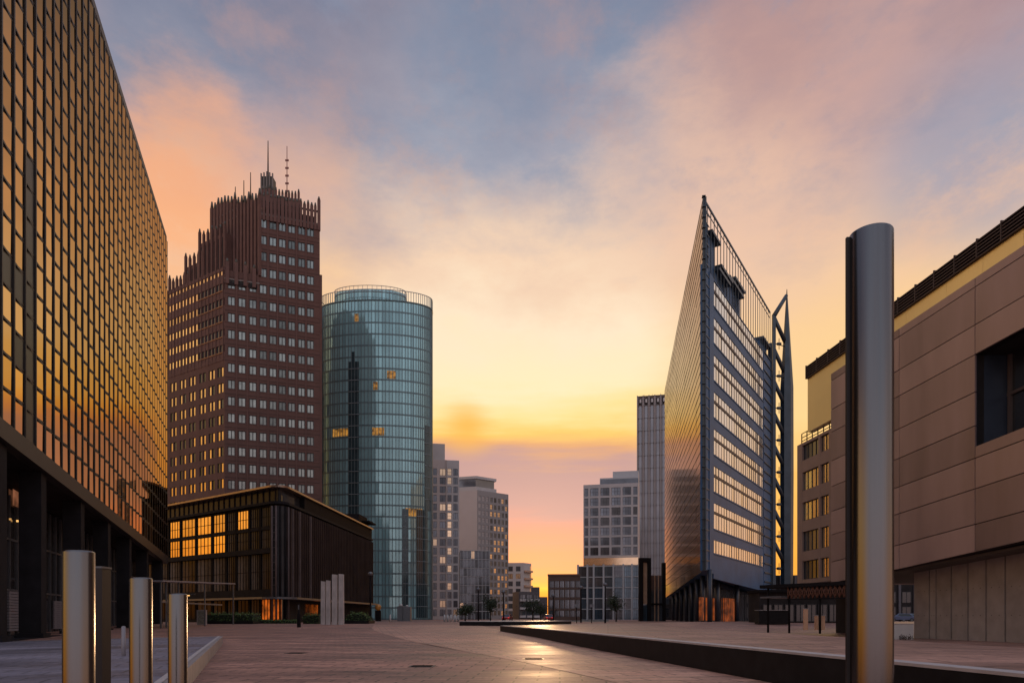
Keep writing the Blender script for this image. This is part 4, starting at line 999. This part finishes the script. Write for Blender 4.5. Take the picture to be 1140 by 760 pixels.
    g.box(m, a, e, zc - 1.1, zc - 1.0, .02, .15, m_blackmetal); m.build('lattice', root2)
    for s in (.6, e * .33, e * .68, e - .3): m = MB(); q = g.pt(s, 0, -.1); m.tube((q[0], q[1], -.1), (q[0], q[1], zc), .1, .1, m_blackmetal, 8); m.build('post', root2)
    m = MB(); g.box(m, .5, e * .32, zc - .9, zc - .75, -2, .9, m_greymetal); m.build('awning', root2)
m_jamb = M('blue_jamb', (.045, .06, .09), .25, .3, .2, .6)
m_frame_brown = M('brown_window_frame', (.09, .07, .065), .5)
m_soffit = M('soffit_panel', (.10, .08, .07), .6)
m_clad2 = M('wing_stone', (.26, .18, .15), .55, .1, .15, .6)
m_goldwin = M('gold_window', (.95, .74, .48), .15, .9, .15, .8, island=.3)
m_rust = M('rust_lattice', (.13, .05, .03), .6)
clad_building()

o = at(846, 90); f = Face(o, d=(1, -.05)); root = thing('garden_pavilion', (o.x + 6, o.y + 2, .5), 'low black glazed pavilion behind the lattice canopy posts', 'pavilion')
s1 = f.at_px(950); w = MB(); w.prism(boxpts(f, 0, s1, 5, -.2), .3, zz(659, 90), m_dim_int); w.build('wall', root); w = MB(); w.prism(boxpts(f, -.2, s1 + .2, 5.2, .3), zz(659, 90) + .003, zz(656, 90), m_blackmetal); w.build('roof', root)
place_windows(root, f, spans(.3, s1 - .3, 8, .85), [(.7, 3.0)], m_lobby, m_winframe, -.12, 2)
o = at(733, 205); f = Face(o, d=(1, -.02)); root = thing('rear_block', (o.x + 20, o.y + 4, .5), 'low dark block seen behind the columns under the glass wedge', 'hall')
s1 = f.at_px(905); w = MB(); w.prism(boxpts(f, 0, s1, 14, -.3), .3, zz(652, 205), m_dim_int); w.build('wall', root)
place_windows(root, f, spans(.5, s1 - .5, 14, .7), [(1.2, 4.2), (5.2, 8.2)], m_dark_pane, m_winframe, -.22, 2)
o = at(852, 150); f = Face(o, d=(1, -.1)); root = thing('rear_hall', (o.x + 20, o.y + 4, .5), 'low dark hall seen beneath the lattice canopy and through the passage', 'hall')
s1 = f.at_px(1120); w = MB(); w.prism(boxpts(f, 0, s1, 14, -.3), .3, zz(640, 150), m_dim_int); w.build('wall', root)
for i in range(17): m = MB(); a = lerp(0, s1, i / 16); f.box(m, a, a + .5, .3, zz(640, 150), -.3, 0, m_darkwall); m.build('pier', root)
place_windows(root, f, [(lerp(0, s1, (i + .25) / 16), lerp(0, s1, (i + .85) / 16)) for i in range(16)], [(1.2, 3.6), (4.4, 6.8)], m_lobby, m_winframe, -.22, 2)

# ------------------------------------------------------------------ foreground steel posts
def steel_post(name, x, y, h, r, label, cat, group, dark):
    root = thing(name, (x, y, 0), label, cat, group)
    m = MB(); m.lathe([(r, -.1), (r, h - .012), (r - .004, h - .003), (r - .012, h), (.001, h + .001)], m_steel, 64, (x, y)); m.build('shaft', root)
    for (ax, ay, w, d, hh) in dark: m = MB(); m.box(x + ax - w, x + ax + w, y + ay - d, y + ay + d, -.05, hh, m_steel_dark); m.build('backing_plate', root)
    m = MB(); m.lathe([(r + .04, 0), (r + .04, .015), (r + .001, .02)], m_greymetal, 40, (x, y)); m.build('collar', root)
    return root
def post_px(p0, p1, dia): d = dia * FOC / (p1 - p0); return at((p0 + p1) / 2, d)
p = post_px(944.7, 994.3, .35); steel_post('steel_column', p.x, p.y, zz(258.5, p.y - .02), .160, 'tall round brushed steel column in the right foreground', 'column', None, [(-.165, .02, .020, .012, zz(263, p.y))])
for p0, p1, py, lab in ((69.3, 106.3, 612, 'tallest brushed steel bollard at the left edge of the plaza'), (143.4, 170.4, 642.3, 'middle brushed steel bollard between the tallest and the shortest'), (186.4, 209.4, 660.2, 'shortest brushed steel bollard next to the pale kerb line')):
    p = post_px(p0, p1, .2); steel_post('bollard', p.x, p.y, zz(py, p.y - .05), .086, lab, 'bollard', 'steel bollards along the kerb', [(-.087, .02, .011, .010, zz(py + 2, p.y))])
b = at(109.5, 4.55); root = thing('dark_bollard', (b.x, b.y, 0), 'dark square bollard half hidden behind the tallest steel bollard', 'bollard')
m = MB(); m.box(b.x - .055, b.x + .055, b.y - .05, b.y + .05, -.05, zz(632, 4.5), m_steel_dark); m.build('shaft', root)
m = MB(); m.box(b.x - .059, b.x + .059, b.y - .054, b.y + .054, zz(632, 4.5), zz(632, 4.5) + .012, m_greymetal); m.build('cap', root)
b = at(137.5, 17); m = MB(); m.tube((b.x, b.y, .1), (b.x, b.y, zz(697, 17)), .05, .05, m_shutter, 12); m.tube((b.x, b.y, zz(697, 17)), (b.x, b.y, zz(696.3, 17)), .05, .02, m_shutter, 12)
tag(m.build('kerb_post', org=(b.x, b.y, .1)), 'small pale post standing on the pavement behind the middle bollard', 'post')

# ------------------------------------------------------------------ middle distance furniture
lab = ('leftmost shorter pale stone stele before the dark block', 'second shorter pale stone stele from the left', 'taller pale stone stele right of the two shorter ones', 'rightmost tall pale stone stele beside the round bush')
for (p0, p1, py), l in zip(((357.7, 362.3, 646.5), (363.4, 367.8, 645.5), (370, 375.6, 639), (377.4, 382.6, 638.5)), lab):
    D = 80; a, b = at(p0, D), at(p1, D); m = MB(); z0 = gz(D) - .1; z1 = zz(py, D)
    m.hexa([(a.x - .02, D - .2, z0), (b.x + .02, D - .2, z0), (b.x + .02, D + .25, z0), (a.x - .02, D + .25, z0), (a.x, D - .18, z1), (b.x, D - .18, z1 - .05), (b.x, D + .2, z1 - .05), (a.x, D + .2, z1)], m_stele)
    tag(m.build('stone_stele', org=((a.x + b.x) / 2, D, gz(D))), l, 'stele', 'pale stone steles')
def hedge(p0, p1, y0, D, dep, label, rnd=False, n=1500, ls=.11):
    a, b = at(p0, D), at(p1, D); z0 = gz(D) - .05; z1 = zz(y0, D); m = MB(); cx, w, h = (a.x + b.x) / 2, (b.x - a.x) / 2, z1 - z0
    for i in range(n):
        u, v, t = random.uniform(-1, 1), random.uniform(-1, 1), random.random() ** .6
        wob = .82 + .18 * math.sin(u * 7 + p0) * math.cos(v * 5)
        if rnd: top = h * math.sqrt(max(0, 1 - u * u * .9)) * wob
        else: top = h * wob * (1 if abs(u) < .93 else .75)
        m.leaf((cx + u * w, D + v * dep, z0 + t * top), ls, m_leaf)
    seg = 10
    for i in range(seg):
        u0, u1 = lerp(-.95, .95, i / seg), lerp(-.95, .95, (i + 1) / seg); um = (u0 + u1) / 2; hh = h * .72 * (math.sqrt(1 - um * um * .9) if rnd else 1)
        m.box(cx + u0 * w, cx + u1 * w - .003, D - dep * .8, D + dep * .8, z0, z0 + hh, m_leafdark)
    return tag(m.build('hedge' if not rnd else 'bush', org=(cx, D, z0)), label, 'hedge' if not rnd else 'bush')
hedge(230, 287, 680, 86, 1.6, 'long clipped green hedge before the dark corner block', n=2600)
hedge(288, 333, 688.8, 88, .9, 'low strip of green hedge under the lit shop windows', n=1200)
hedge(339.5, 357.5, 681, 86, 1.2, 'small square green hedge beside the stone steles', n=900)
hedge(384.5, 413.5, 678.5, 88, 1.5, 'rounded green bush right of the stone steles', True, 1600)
def planter(p0, p1, D, h, label, m_=m_blackstone):
    a, b = at(p0, D), at(p1, D); m = MB(); z0 = gz(D) - .05
    for y in (D - 1.9, D + 1.75): m.box(a.x, b.x, y, y + .15, z0, z0 + h, m_)
    m.box(a.x, a.x + .15, D - 1.748, D + 1.748, z0, z0 + h - .004, m_); m.box(b.x - .15, b.x, D - 1.748, D + 1.748, z0, z0 + h - .004, m_)
    tag(m.build('planter', org=(a.x, D, z0)), label, 'planter')
planter(229, 288, 86, .38, 'low dark stone planter wall around the long hedge')
planter(384, 414, 88, .42, 'low dark stone planter wall around the rounded bush')
# white framed glass canopy at the left
D0 = 62; a, b = at(181, D0), at(262, 80); root = thing('glass_shelter', (a.x, a.y, gz(62)), 'thin white framed glass shelter beside the bronze block', 'shelter')
f = Face(a, d=(b - a)); e = (b - a).length; zt = zz(645.5, D0); ztb = zz(648.8, 80)
m = MB(); f.box(m, 0, e, zt - .12, zt, -3, 0, m_shutter, ztb - .12, ztb); m.build('roof', root)
for px in (181.4, 187.5, 201, 230, 261.5): s = f.at_px(px); m = MB(); f.box(m, s - .05, s + .05, .2, lerp(zt, ztb, s / e) - .12, -.25, -.12, m_greymetal); m.build('post', root)
m = MB(); f.box(m, .2, e * .8, 2.6, 2.75, -.2, -.14, m_greymetal); m.build('rail', root)
m = MB()
for px in (213, 217, 222.5): s = f.at_px(px); q = f.pt(s, zz(663, 70), -1.2); m.box(q[0] - .12, q[0] + .12, q[1] - .1, q[1] + .1, q[2], q[2] + .1, m_lamp)
m.box(*(lambda q: (q[0] - 1.3, q[0] + 1.2, q[1] - .05, q[1] + .05, q[2] + .12, q[2] + .2))(f.pt(f.at_px(217.5), zz(663, 70), -1.2)), m_greymetal)
m.build('lamp_rail', root)
a, b = at(219.5, 80), at(230, 80); root = thing('poster_case', (a.x, 80, gz(80)), 'pale poster case on short legs left of the long hedge', 'sign')
m = MB(); m.box(a.x, b.x, 79.9, 80.1, zz(696, 80) + .05, zz(678.5, 80), m_edge); m.build('frame', root)
m = MB(); m.box(a.x + .1, b.x - .1, 79.87, 79.9, zz(695, 80) + .1, zz(679.5, 80), m_poster); m.build('poster', root)
for x in (a.x + .15, b.x - .15): m = MB(); m.tube((x, 80, gz(80) - .05), (x, 80, zz(696, 80) + .06), .05, .05, m_greymetal, 8); m.build('leg', root)
b = at(332.8, 66); root = thing('guide_post', (b.x, 66, gz(66)), 'slim black guide post standing before the lit shop corner', 'post')
m = MB(); m.tube((b.x, 66, gz(66) - .05), (b.x, 66, zz(672, 66)), .11, .09, m_blackmetal, 10); m.build('shaft', root)
m = MB(); m.box(b.x - .16, b.x + .16, 65.9, 66.1, gz(66), zz(683, 66), m_blackmetal); m.build('cabinet', root)
m = MB(); m.box(b.x - .05, b.x + .05, 65.86, 65.9, zz(678, 66), zz(673, 66), m_greymetal); m.build('plate', root)
# kiosks by the round tower
root = thing('kiosk', (at(449, 150).x, 150, .5), 'grey metal kiosk boxes at the foot of the round tower', 'kiosk')
for p0, p1, py in ((443, 449, 674.5), (449.5, 457.5, 675)):
    a, b = at(p0, 150), at(p1, 150); m = MB(); m.box(a.x, b.x, 149, 151, .45, zz(py, 150), m_greybox); m.build('box', root)
a, b = at(443, 150), at(451, 150); m = MB(); m.box(a.x, b.x, 149.3, 150.7, zz(674.5, 150) + .002, zz(672.3, 150), m_whitewall) if False else None
m = MB(); m.tube((a.x + .6, 150, zz(674.4, 150)), (a.x + .6, 150, zz(672, 150)), .45, .35, m_whitewall, 8); m.tube((a.x + 2.0, 150, zz(674.9, 150)), (a.x + 2.0, 150, zz(673, 150)), .3, .25, m_whitewall, 8); m.build('vent', root)
b = at(421, 145); root = thing('ticket_pillar', (b.x, 145, .5), 'dark pillar topped by a round orange glowing head', 'pillar')
m = MB(); m.box(b.x - .55, b.x + .55, 144.6, 145.4, .45, zz(679, 145), m_blackmetal); m.build('shaft', root)
m = MB(); m.lathe([(.3, zz(679, 145)), (.62, zz(677, 145)), (.62, zz(674, 145)), (.3, zz(672.4, 145)), (.01, zz(672.2, 145))], m_orange, 20, (b.x, 145)); m.build('head', root)
gw = None
for i, px in enumerate((434.5, 495, 498.5, 502, 506.5, 510)):
    d = 120 + (i % 3) * 3; b = at(px, d)
    if gw is None:
        gw = thing('plaza_bollard', (b.x, b.y, .5), 'small pale bollard by itself before the round tower', 'bollard', 'pale bollards far across the plaza'); m = MB(); m.tube((b.x, b.y, .45), (b.x, b.y, 1.7), .16, .14, m_whitewall, 10); m.tube((b.x, b.y, 1.7), (b.x, b.y, 1.8), .14, .05, m_whitewall, 10); s_ = m.build('shaft', gw)
    else:
        r = gw.copy(); C.objects.link(r); r.location = (b.x, b.y, .5); c = s_.copy(); C.objects.link(c); c.parent = r
        r['label'] = 'small pale bollard in the short row before the narrow apartment tower'

def street_lamp(px, D, ytop, label, arm=True):
    b = at(px, D); z0 = gz(D); zt = zz(ytop, D); root = thing('street_lamp', (b.x, D, z0), label, 'street lamp', 'thin street lamps in the distance')
    m = MB(); m.tube((b.x, D, z0 - .05), (b.x, D, zt), .13, .09, m_blackmetal, 8); m.build('pole', root)
    m = MB(); m.lathe([(.08, zt - .02), (.34, zt + .05), (.34, zt + .35), (.06, zt + .5)], m_greymetal, 14, (b.x, D)); m.build('lamp_head', root)
for px, D, yt, l in ((560.6, 105, 660, 'dark street lamp before the pale tower right edge'), (532.5, 112, 657, 'dark street lamp before the dark glass annex'), (646.8, 108, 655, 'dark street lamp before the left corner of the grid office'), (673.8, 100, 652, 'dark street lamp before the middle of the grid office'), (616, 120, 664, 'dark street lamp before the brown block'), (412.3, 96, 640, 'slim lamp pole at the right end of the dark block')): street_lamp(px, D, yt, l)
def flag_rack():
    pass
for px, l in ((641.8, 'thin dark signpost left of the grid office corner lamp'), (658.5, 'thin dark signpost right of the grid office corner lamp')):
    b = at(px, 98); root = thing('signpost', (b.x, 98, .5), l, 'signpost', 'thin signposts'); m = MB(); m.tube((b.x, 98, .45), (b.x, 98, zz(672, 98)), .06, .06, m_blackmetal, 8); m.build('pole', root)
    m = MB(); m.box(b.x - .28, b.x + .28, 97.9, 97.93, zz(675.5, 98), zz(672, 98), m_greymetal); m.build('sign_plate', root)

def car(px, D, L_, paint, label, heading=0., z=None, tail=False):
    b = at(px, D); z = gz(D) + .012 if z is None else z; root = thing('parked_car', (0, 0, 0), label, 'car')
    prof = [(-2.1, .35), (-2.15, .75), (-1.75, .92), (-1.15, 1.42), (.55, 1.45), (1.25, .98), (2.0, .85), (2.12, .4)]
    m = MB(); W = .86
    def loft(pr, w0, w1, mt):
        n = len(pr)
        for sgn in (-1, 1): m.poly([(x, sgn * (w1 if zc > 1. else w0), zc) for x, zc in (pr if sgn < 0 else pr[::-1])], mt)
        for i in range(n):
            (xa, za), (xb, zb) = pr[i], pr[(i + 1) % n]; wa = w1 if za > 1. else w0; wb = w1 if zb > 1. else w0
            m.poly([(xa, -wa, za), (xa, wa, za), (xb, wb, zb), (xb, -wb, zb)], mt)
    loft(prof, W, .68, paint); m.build('body', root)
    m = MB()
    for sgn in (-1, 1): m.poly([(-1.5, sgn * .85, .98), (.95, sgn * .85, .99), (.5, sgn * .715, 1.38), (-1.05, sgn * .715, 1.36)], m_carglass)
    m.poly([(-1.72, -.7, .97), (-1.72, .7, .97), (-1.2, .6, 1.40), (-1.2, -.6, 1.40)], m_carglass); m.poly([(1.24, -.7, 1.03), (1.24, .7, 1.03), (.62, .6, 1.43), (.62, -.6, 1.43)], m_carglass); m.build('windows', root)
    for x in (-1.35, 1.35):
        for sgn in (-1, 1):
            m = MB(); m.tube((x, sgn * .70, .32), (x, sgn * .90, .32), .32, .32, m_tyre, 20); w_ = m.build('wheel', root); m = MB(); m.tube((x, sgn * .90, .32), (x, sgn * .915, .32), .2, .18, m_greymetal, 14); m.build('rim', w_)
    for sgn in (-1, 1): m = MB(); m.box(-2.17, -2.10, sgn * .62 - .16, sgn * .62 + .16, .66, .80, m_tail if tail else m_red); m.build('tail_light', root)
    for sgn in (-1, 1): m = MB(); m.box(2.03, 2.09, sgn * .6 - .18, sgn * .6 + .18, .62, .76, m_whitewall); m.build('headlight', root)
    root.location = (b.x, b.y, z); root.rotation_euler = (0, 0, heading); return root
car(565, 150, 4, m_red, 'red car parked before the pale tower right edge', math.radians(80), tail=True)
car(610.5, 152, 4, m_red, 'red car parked left of the brown block', math.radians(95), tail=True)
car(1004, 118, 4, m_blue, 'dark blue car seen through the passage beside the steel column', math.radians(160))
car(1013, 124, 4, m_silver, 'grey car half hidden behind the blue car in the passage', math.radians(170))
# right middle ground bits
def slabthing(name, p0, p1, y0, y1, D, th, mt, label, cat, z0=None):
    a, b = at(p0, D), at(p1, D); m = MB(); zb = zz(y1, D) if z0 is None else z0; m.box(a.x, b.x, D, D + th, zb, zz(y0, D), mt); m.box(a.x - .03, b.x + .03, D - .03, D + th + .03, zz(y0, D) + .001, zz(y0, D) + .05, m_edge)
    return tag(m.build(name, org=((a.x + b.x) / 2, D, zb)), label, cat)
slabthing('low_wall', 985, 1017.3, 694.5, 710, 49.5, .3, m_whitewall, 'low white garden wall beside the concrete panels', 'wall', z0=-.4)
slabthing('planter_box', 845, 879, 679, 690.5, 84, 1.5, m_blackstone, 'long black planter box before the wedge entrance', 'planter', z0=.45)
slabthing('menu_board', 894.8, 899.6, 677.5, 690, 58, .12, m_peach, 'tall peach coloured board under the lattice canopy', 'board', z0=.2)
slabthing('display_box', 909.5, 918.5, 685, 690, 57.5, .5, m_peach, 'low peach coloured box right of the tall board', 'box', z0=.2)
a = at(1010, 48.6); m = MB()
for i in range(160): m.leaf((a.x + random.uniform(-.5, .35), 48.6 + random.uniform(-.2, .3), -.3 + abs(random.gauss(0, .13))), .07, m_weed)
tag(m.build('weed_tuft', org=(a.x, 48.6, -.35)), 'brownish weed tuft at the foot of the white wall', 'plant')

for px, y, l in ((594, 20.6, 'square iron drain cover in the paving near the black step'), (330, 24, 'square iron drain cover in the paving before the corner block'), (470, 17.5, 'square iron drain cover in the middle of the pale lane')):
    b = at(px, y); m = MB(); m.box(b.x - .32, b.x + .32, y - .32, y + .32, gz(y) - .01, gz(y) + .012, m_iron)
    for i in range(6): m.box(b.x - .26, b.x + .26, y - .26 + i * .095, y - .22 + i * .095, gz(y) + .013, gz(y) + .017, m_blackmetal)
    tag(m.build('drain_cover', org=(b.x, y, gz(y))), l, 'drain cover', 'iron drain covers')
def tree(px, D, h, cr, label, n=1100):
    b = at(px, D); z0 = gz(D); root = thing('street_tree', (b.x, D, z0), label, 'tree', 'small street trees'); m = MB()
    m.tube((b.x, D, z0 - .1), (b.x, D, z0 + h * .45), .16, .1, m_bark, 8); tips = []
    for i in range(9):
        t = random.uniform(0, 2 * math.pi); q = (b.x + math.cos(t) * cr * random.uniform(.3, .8), D + math.sin(t) * cr * random.uniform(.3, .8), z0 + h * random.uniform(.55, .95)); m.tube((b.x, D, z0 + h * random.uniform(.3, .45)), q, .07, .02, m_bark, 5); tips.append(q)
    m.build('trunk', root); m = MB()
    for i in range(n):
        q = random.choice(tips); m.leaf((q[0] + random.gauss(0, cr * .34), q[1] + random.gauss(0, cr * .34), q[2] - h * .05 + random.gauss(0, h * .11)), .17, m_leaf2)
    m.build('crown', root)
tree(546, 125, 4.6, 1.6, 'dark small tree before the right side of the pale tower')
tree(686, 130, 4.8, 1.5, 'dark small tree before the grid office glass base')
tree(593, 150, 4.6, 1.7, 'dark small tree before the flats with white balconies')
tree(518, 118, 3.0, 1.2, 'lowest dark tree at the left corner of the glass annex')
tree(602, 160, 3.6, 1.4, 'dark small tree under the yellow sky gap')

# ------------------------------------------------------------------ sky, sun, camera
W = bpy.data.worlds.new('World'); scene.world = W; W.use_nodes = True
nt = W.node_tree; N = nt.nodes; L = nt.links; N.clear()
def node(t, **k):
    n = N.new(t)
    for a, v in k.items(): setattr(n, a, v)
    return n
def mth(op, a, b=0., c=None):
    n = node('ShaderNodeMath', operation=op)
    for i, v in enumerate((a, b, c)):
        if v is None: continue
        if isinstance(v, (int, float)): n.inputs[i].default_value = v
        else: L.new(v, n.inputs[i])
    return n.outputs[0]
def sstep(v, a, b):
    n = node('ShaderNodeMapRange', interpolation_type='SMOOTHSTEP'); L.new(v, n.inputs[0]); n.inputs[1].default_value = a; n.inputs[2].default_value = b; n.inputs[3].default_value = 0; n.inputs[4].default_value = 1; n.clamp = True
    return n.outputs[0]
def noise(vec, scale, detail=6, rough=.55):
    n = node('ShaderNodeTexNoise'); n.inputs['Scale'].default_value = scale; n.inputs['Detail'].default_value = detail; n.inputs['Roughness'].default_value = rough; L.new(vec, n.inputs['Vector']); return n.outputs['Fac']
def mapv(vec, sc, loc=(0, 0, 0)):
    n = node('ShaderNodeMapping'); n.inputs['Scale'].default_value = sc; n.inputs['Location'].default_value = loc; L.new(vec, n.inputs['Vector']); return n.outputs[0]
def ramp(v, stops):
    n = node('ShaderNodeValToRGB'); cr = n.color_ramp; L.new(v, n.inputs[0])
    while len(cr.elements) > 1: cr.elements.remove(cr.elements[-1])
    cr.elements[0].position = stops[0][0] / 90; cr.elements[0].color = lin(*stops[0][1])
    for p, c in stops[1:]: e = cr.elements.new(p / 90); e.color = lin(*c)
    return n.outputs['Color']
def mix(f, a, b):
    n = node('ShaderNodeMix', data_type='RGBA'); 
    if isinstance(f, (int, float)): n.inputs[0].default_value = f
    else: L.new(f, n.inputs[0])
    for i, v in ((6, a), (7, b)):
        if isinstance(v, tuple): n.inputs[i].default_value = v
        else: L.new(v, n.inputs[i])
    return n.outputs[2]
tc = node('ShaderNodeTexCoord'); vec = tc.outputs['Generated']
sep = node('ShaderNodeSeparateXYZ'); L.new(vec, sep.inputs[0]); vx, vy, vz = sep.outputs
el = mth('MULTIPLY', mth('ARCSINE', vz), 180 / math.pi)
az = mth('MULTIPLY', mth('ARCTAN2', vx, vy), 180 / math.pi); aaz = mth('ABSOLUTE', az)
n1 = noise(mapv(vec, (1, 1, 2.2), (.3, .1, .7)), 2.6, 6, .55); n2 = noise(mapv(vec, (1, 1, 9), (2.3, 1.1, .2)), 2.0, 7, .6)
n4 = noise(mapv(vec, (1.2, 1, 2.6), (3.1, 7.2, 1.4)), 6.5, 9, .62)
e1 = mth('ADD', el, mth('ADD', mth('MULTIPLY', mth('SUBTRACT', n1, .5), 8.0), mth('MULTIPLY', mth('SUBTRACT', n4, .5), 9.0)))
e2 = mth('ADD', el, mth('ADD', mth('MULTIPLY', mth('SUBTRACT', n1, .5), 2.5), mth('MULTIPLY', mth('SUBTRACT', n2, .5), 7.0)))
hi = sstep(el, 15, 26)
ee = mth('ADD', mth('MULTIPLY', e1, hi), mth('MULTIPLY', e2, mth('SUBTRACT', 1.0, hi)))
en = mth('DIVIDE', mth('MAXIMUM', ee, 0.0), 90.0)
mid = ramp(en, [(0, (240, 116, 22)), (1.0, (250, 138, 28)), (2.2, (255, 196, 62)), (3.2, (250, 162, 84)), (4.6, (244, 148, 112)), (7.2, (226, 144, 132)), (9, (190, 144, 148)), (12.6, (182, 142, 146)), (14.0, (222, 160, 112)), (15.6, (252, 200, 102)), (17.0, (254, 222, 148)), (19.2, (255, 233, 188)), (23, (254, 230, 198)), (27, (244, 210, 180)), (30.5, (202, 184, 178)), (33.5, (158, 160, 175)), (37.5, (132, 142, 164)), (45, (116, 124, 148)), (58, (170, 182, 210)), (90, (176, 188, 214))])
side = ramp(en, [(0, (240, 140, 46)), (5, (255, 172, 58)), (10, (255, 190, 92)), (16, (254, 212, 142)), (22, (250, 206, 150)), (25, (242, 200, 160)), (29, (206, 178, 166)), (33, (150, 150, 166)), (40, (116, 124, 148)), (58, (170, 182, 210)), (90, (176, 188, 214))])
back = ramp(en, [(0, (212, 180, 176)), (8, (222, 200, 202)), (18, (222, 216, 222)), (30, (204, 212, 228)), (45, (190, 202, 222)), (60, (176, 188, 214)), (90, (176, 188, 214))])  # sky behind the camera; it and the zenith are brightened unseen as fill light
right = ramp(en, [(0, (232, 166, 116)), (6, (226, 176, 140)), (14, (214, 184, 164)), (24, (196, 184, 182)), (34, (172, 174, 188)), (45, (146, 158, 182)), (58, (170, 182, 210)), (90, (176, 188, 214))])
w_mid = mth('SUBTRACT', 1.0, sstep(mth('ADD', mth('ABSOLUTE', mth('SUBTRACT', az, 2.0)), mth('MULTIPLY', mth('SUBTRACT', n1, .5), 12.0)), 8, 15))
w_back = sstep(aaz, 105, 150)
col = mix(sstep(az, 30, 52), side, right); col = mix(w_mid, col, mid); col = mix(w_back, col, back)
def blob(px, py, r0, r1, colr, amt, nz):
    global col
    d = Vector(((px - CX), FOC, YH - py)).normalized(); dp = node('ShaderNodeVectorMath', operation='DOT_PRODUCT'); L.new(vec, dp.inputs[0]); dp.inputs[1].default_value = d
    ang = mth('MULTIPLY', mth('ARCCOSINE', mth('MINIMUM', dp.outputs['Value'], 1.0)), 180 / math.pi)
    m_ = mth('SUBTRACT', 1.0, sstep(mth('ADD', ang, mth('MULTIPLY', mth('SUBTRACT', nz, .5), r1 * 1.1)), r0, r1)); col = mix(mth('MULTIPLY', m_, amt), col, lin(*colr))
n3 = noise(mapv(vec, (1.3, 1, 1.6), (5.3, .4, .9)), 3.4, 7, .6)
blob(200, 240, 1, 9, (252, 178, 126), .9, n4); blob(210, 165, 1, 5.5, (240, 172, 132), .7, n4); blob(310, 190, 1, 6, (218, 170, 152), .5, n4)
blob(850, 140, 1, 10, (222, 176, 158), .7, n4); blob(870, 20, 1, 9, (184, 146, 142), .75, n4); blob(1120, 5, 1, 8, (190, 144, 138), .6, n4); blob(985, 90, 1, 7, (206, 164, 154), .6, n4); blob(740, 190, 1, 8, (222, 186, 168), .5, n4)
blob(1090, 170, 1, 8, (158, 160, 178), .75, n4); blob(820, 260, 1, 10, (242, 200, 170), .6, n4)
blob(520, 472, .3, 3.2, (245, 176, 66), .8, n2)
# clouds of soft colour everywhere above
n5 = noise(mapv(vec, (1.6, 1, 2.4), (1.7, 3.3, 8.8)), 3.0, 10, .66)
wisp = mth('MULTIPLY', mth('MULTIPLY', sstep(n5, .50, .70), sstep(el, 20, 28)), .6); col = mix(wisp, col, mix(sstep(el, 27, 38), lin(246, 196, 158), lin(176, 146, 146)))
gap = mth('MULTIPLY', mth('MULTIPLY', sstep(mth('SUBTRACT', 1.0, n5), .52, .66), sstep(el, 27, 34)), .45); col = mix(gap, col, lin(132, 146, 170))
soft = sstep(n3, .5, .72); col = mix(mth('MULTIPLY', mth('MULTIPLY', soft, sstep(el, 20, 32)), .2), col, lin(190, 156, 152))
SUN_AZ, SUN_EL = 2.4, 4.5
sky = node('ShaderNodeTexSky', sky_type='NISHITA'); sky.sun_disc = False; sky.sun_elevation = math.radians(SUN_EL); sky.sun_rotation = math.radians(SUN_AZ); sky.dust_density = 2.0
bg1 = node('ShaderNodeBackground'); L.new(col, bg1.inputs[0]); bg1.inputs[1].default_value = 1.0
bg2 = node('ShaderNodeBackground'); L.new(sky.outputs[0], bg2.inputs[0]); bg2.inputs[1].default_value = .008
ad = node('ShaderNodeAddShader'); L.new(bg1.outputs[0], ad.inputs[0]); L.new(bg2.outputs[0], ad.inputs[1])
out = node('ShaderNodeOutputWorld'); L.new(ad.outputs[0], out.inputs[0])

sd = bpy.data.lights.new('sun', 'SUN'); sd.energy = .5; sd.specular_factor = .2; sd.angle = math.radians(2.0); sd.color = (1, .6, .3)
so = bpy.data.objects.new('sun', sd); C.objects.link(so)
dirv = Vector((math.sin(math.radians(SUN_AZ)) * math.cos(math.radians(SUN_EL)), math.cos(math.radians(SUN_AZ)) * math.cos(math.radians(SUN_EL)), math.sin(math.radians(SUN_EL))))
so.rotation_euler = dirv.to_track_quat('Z', 'Y').to_euler(); so.location = (0, 60, 120)

cam = bpy.data.cameras.new('camera'); cam.sensor_width = 36; cam.lens = 36 * FOC / 1140; cam.shift_y = (YH - 380) / 1140; cam.clip_end = 5000; cam.clip_start = .1
co = bpy.data.objects.new('camera', cam); C.objects.link(co); co.location = (0, 0, EYE); co.rotation_euler = (math.pi / 2, 0, 0); scene.camera = co
vs_ = scene.view_settings; vs_.view_transform = 'Standard'; vs_.look = 'None'; vs_.exposure = 0; vs_.gamma = 1; vs_.use_curve_mapping = False
scene.render.engine = 'CYCLES'; scene.cycles.use_denoising = True; scene.cycles.max_bounces = 6; scene.cycles.glossy_bounces = 4; scene.cycles.diffuse_bounces = 3
scene.cycles.sample_clamp_indirect = 6
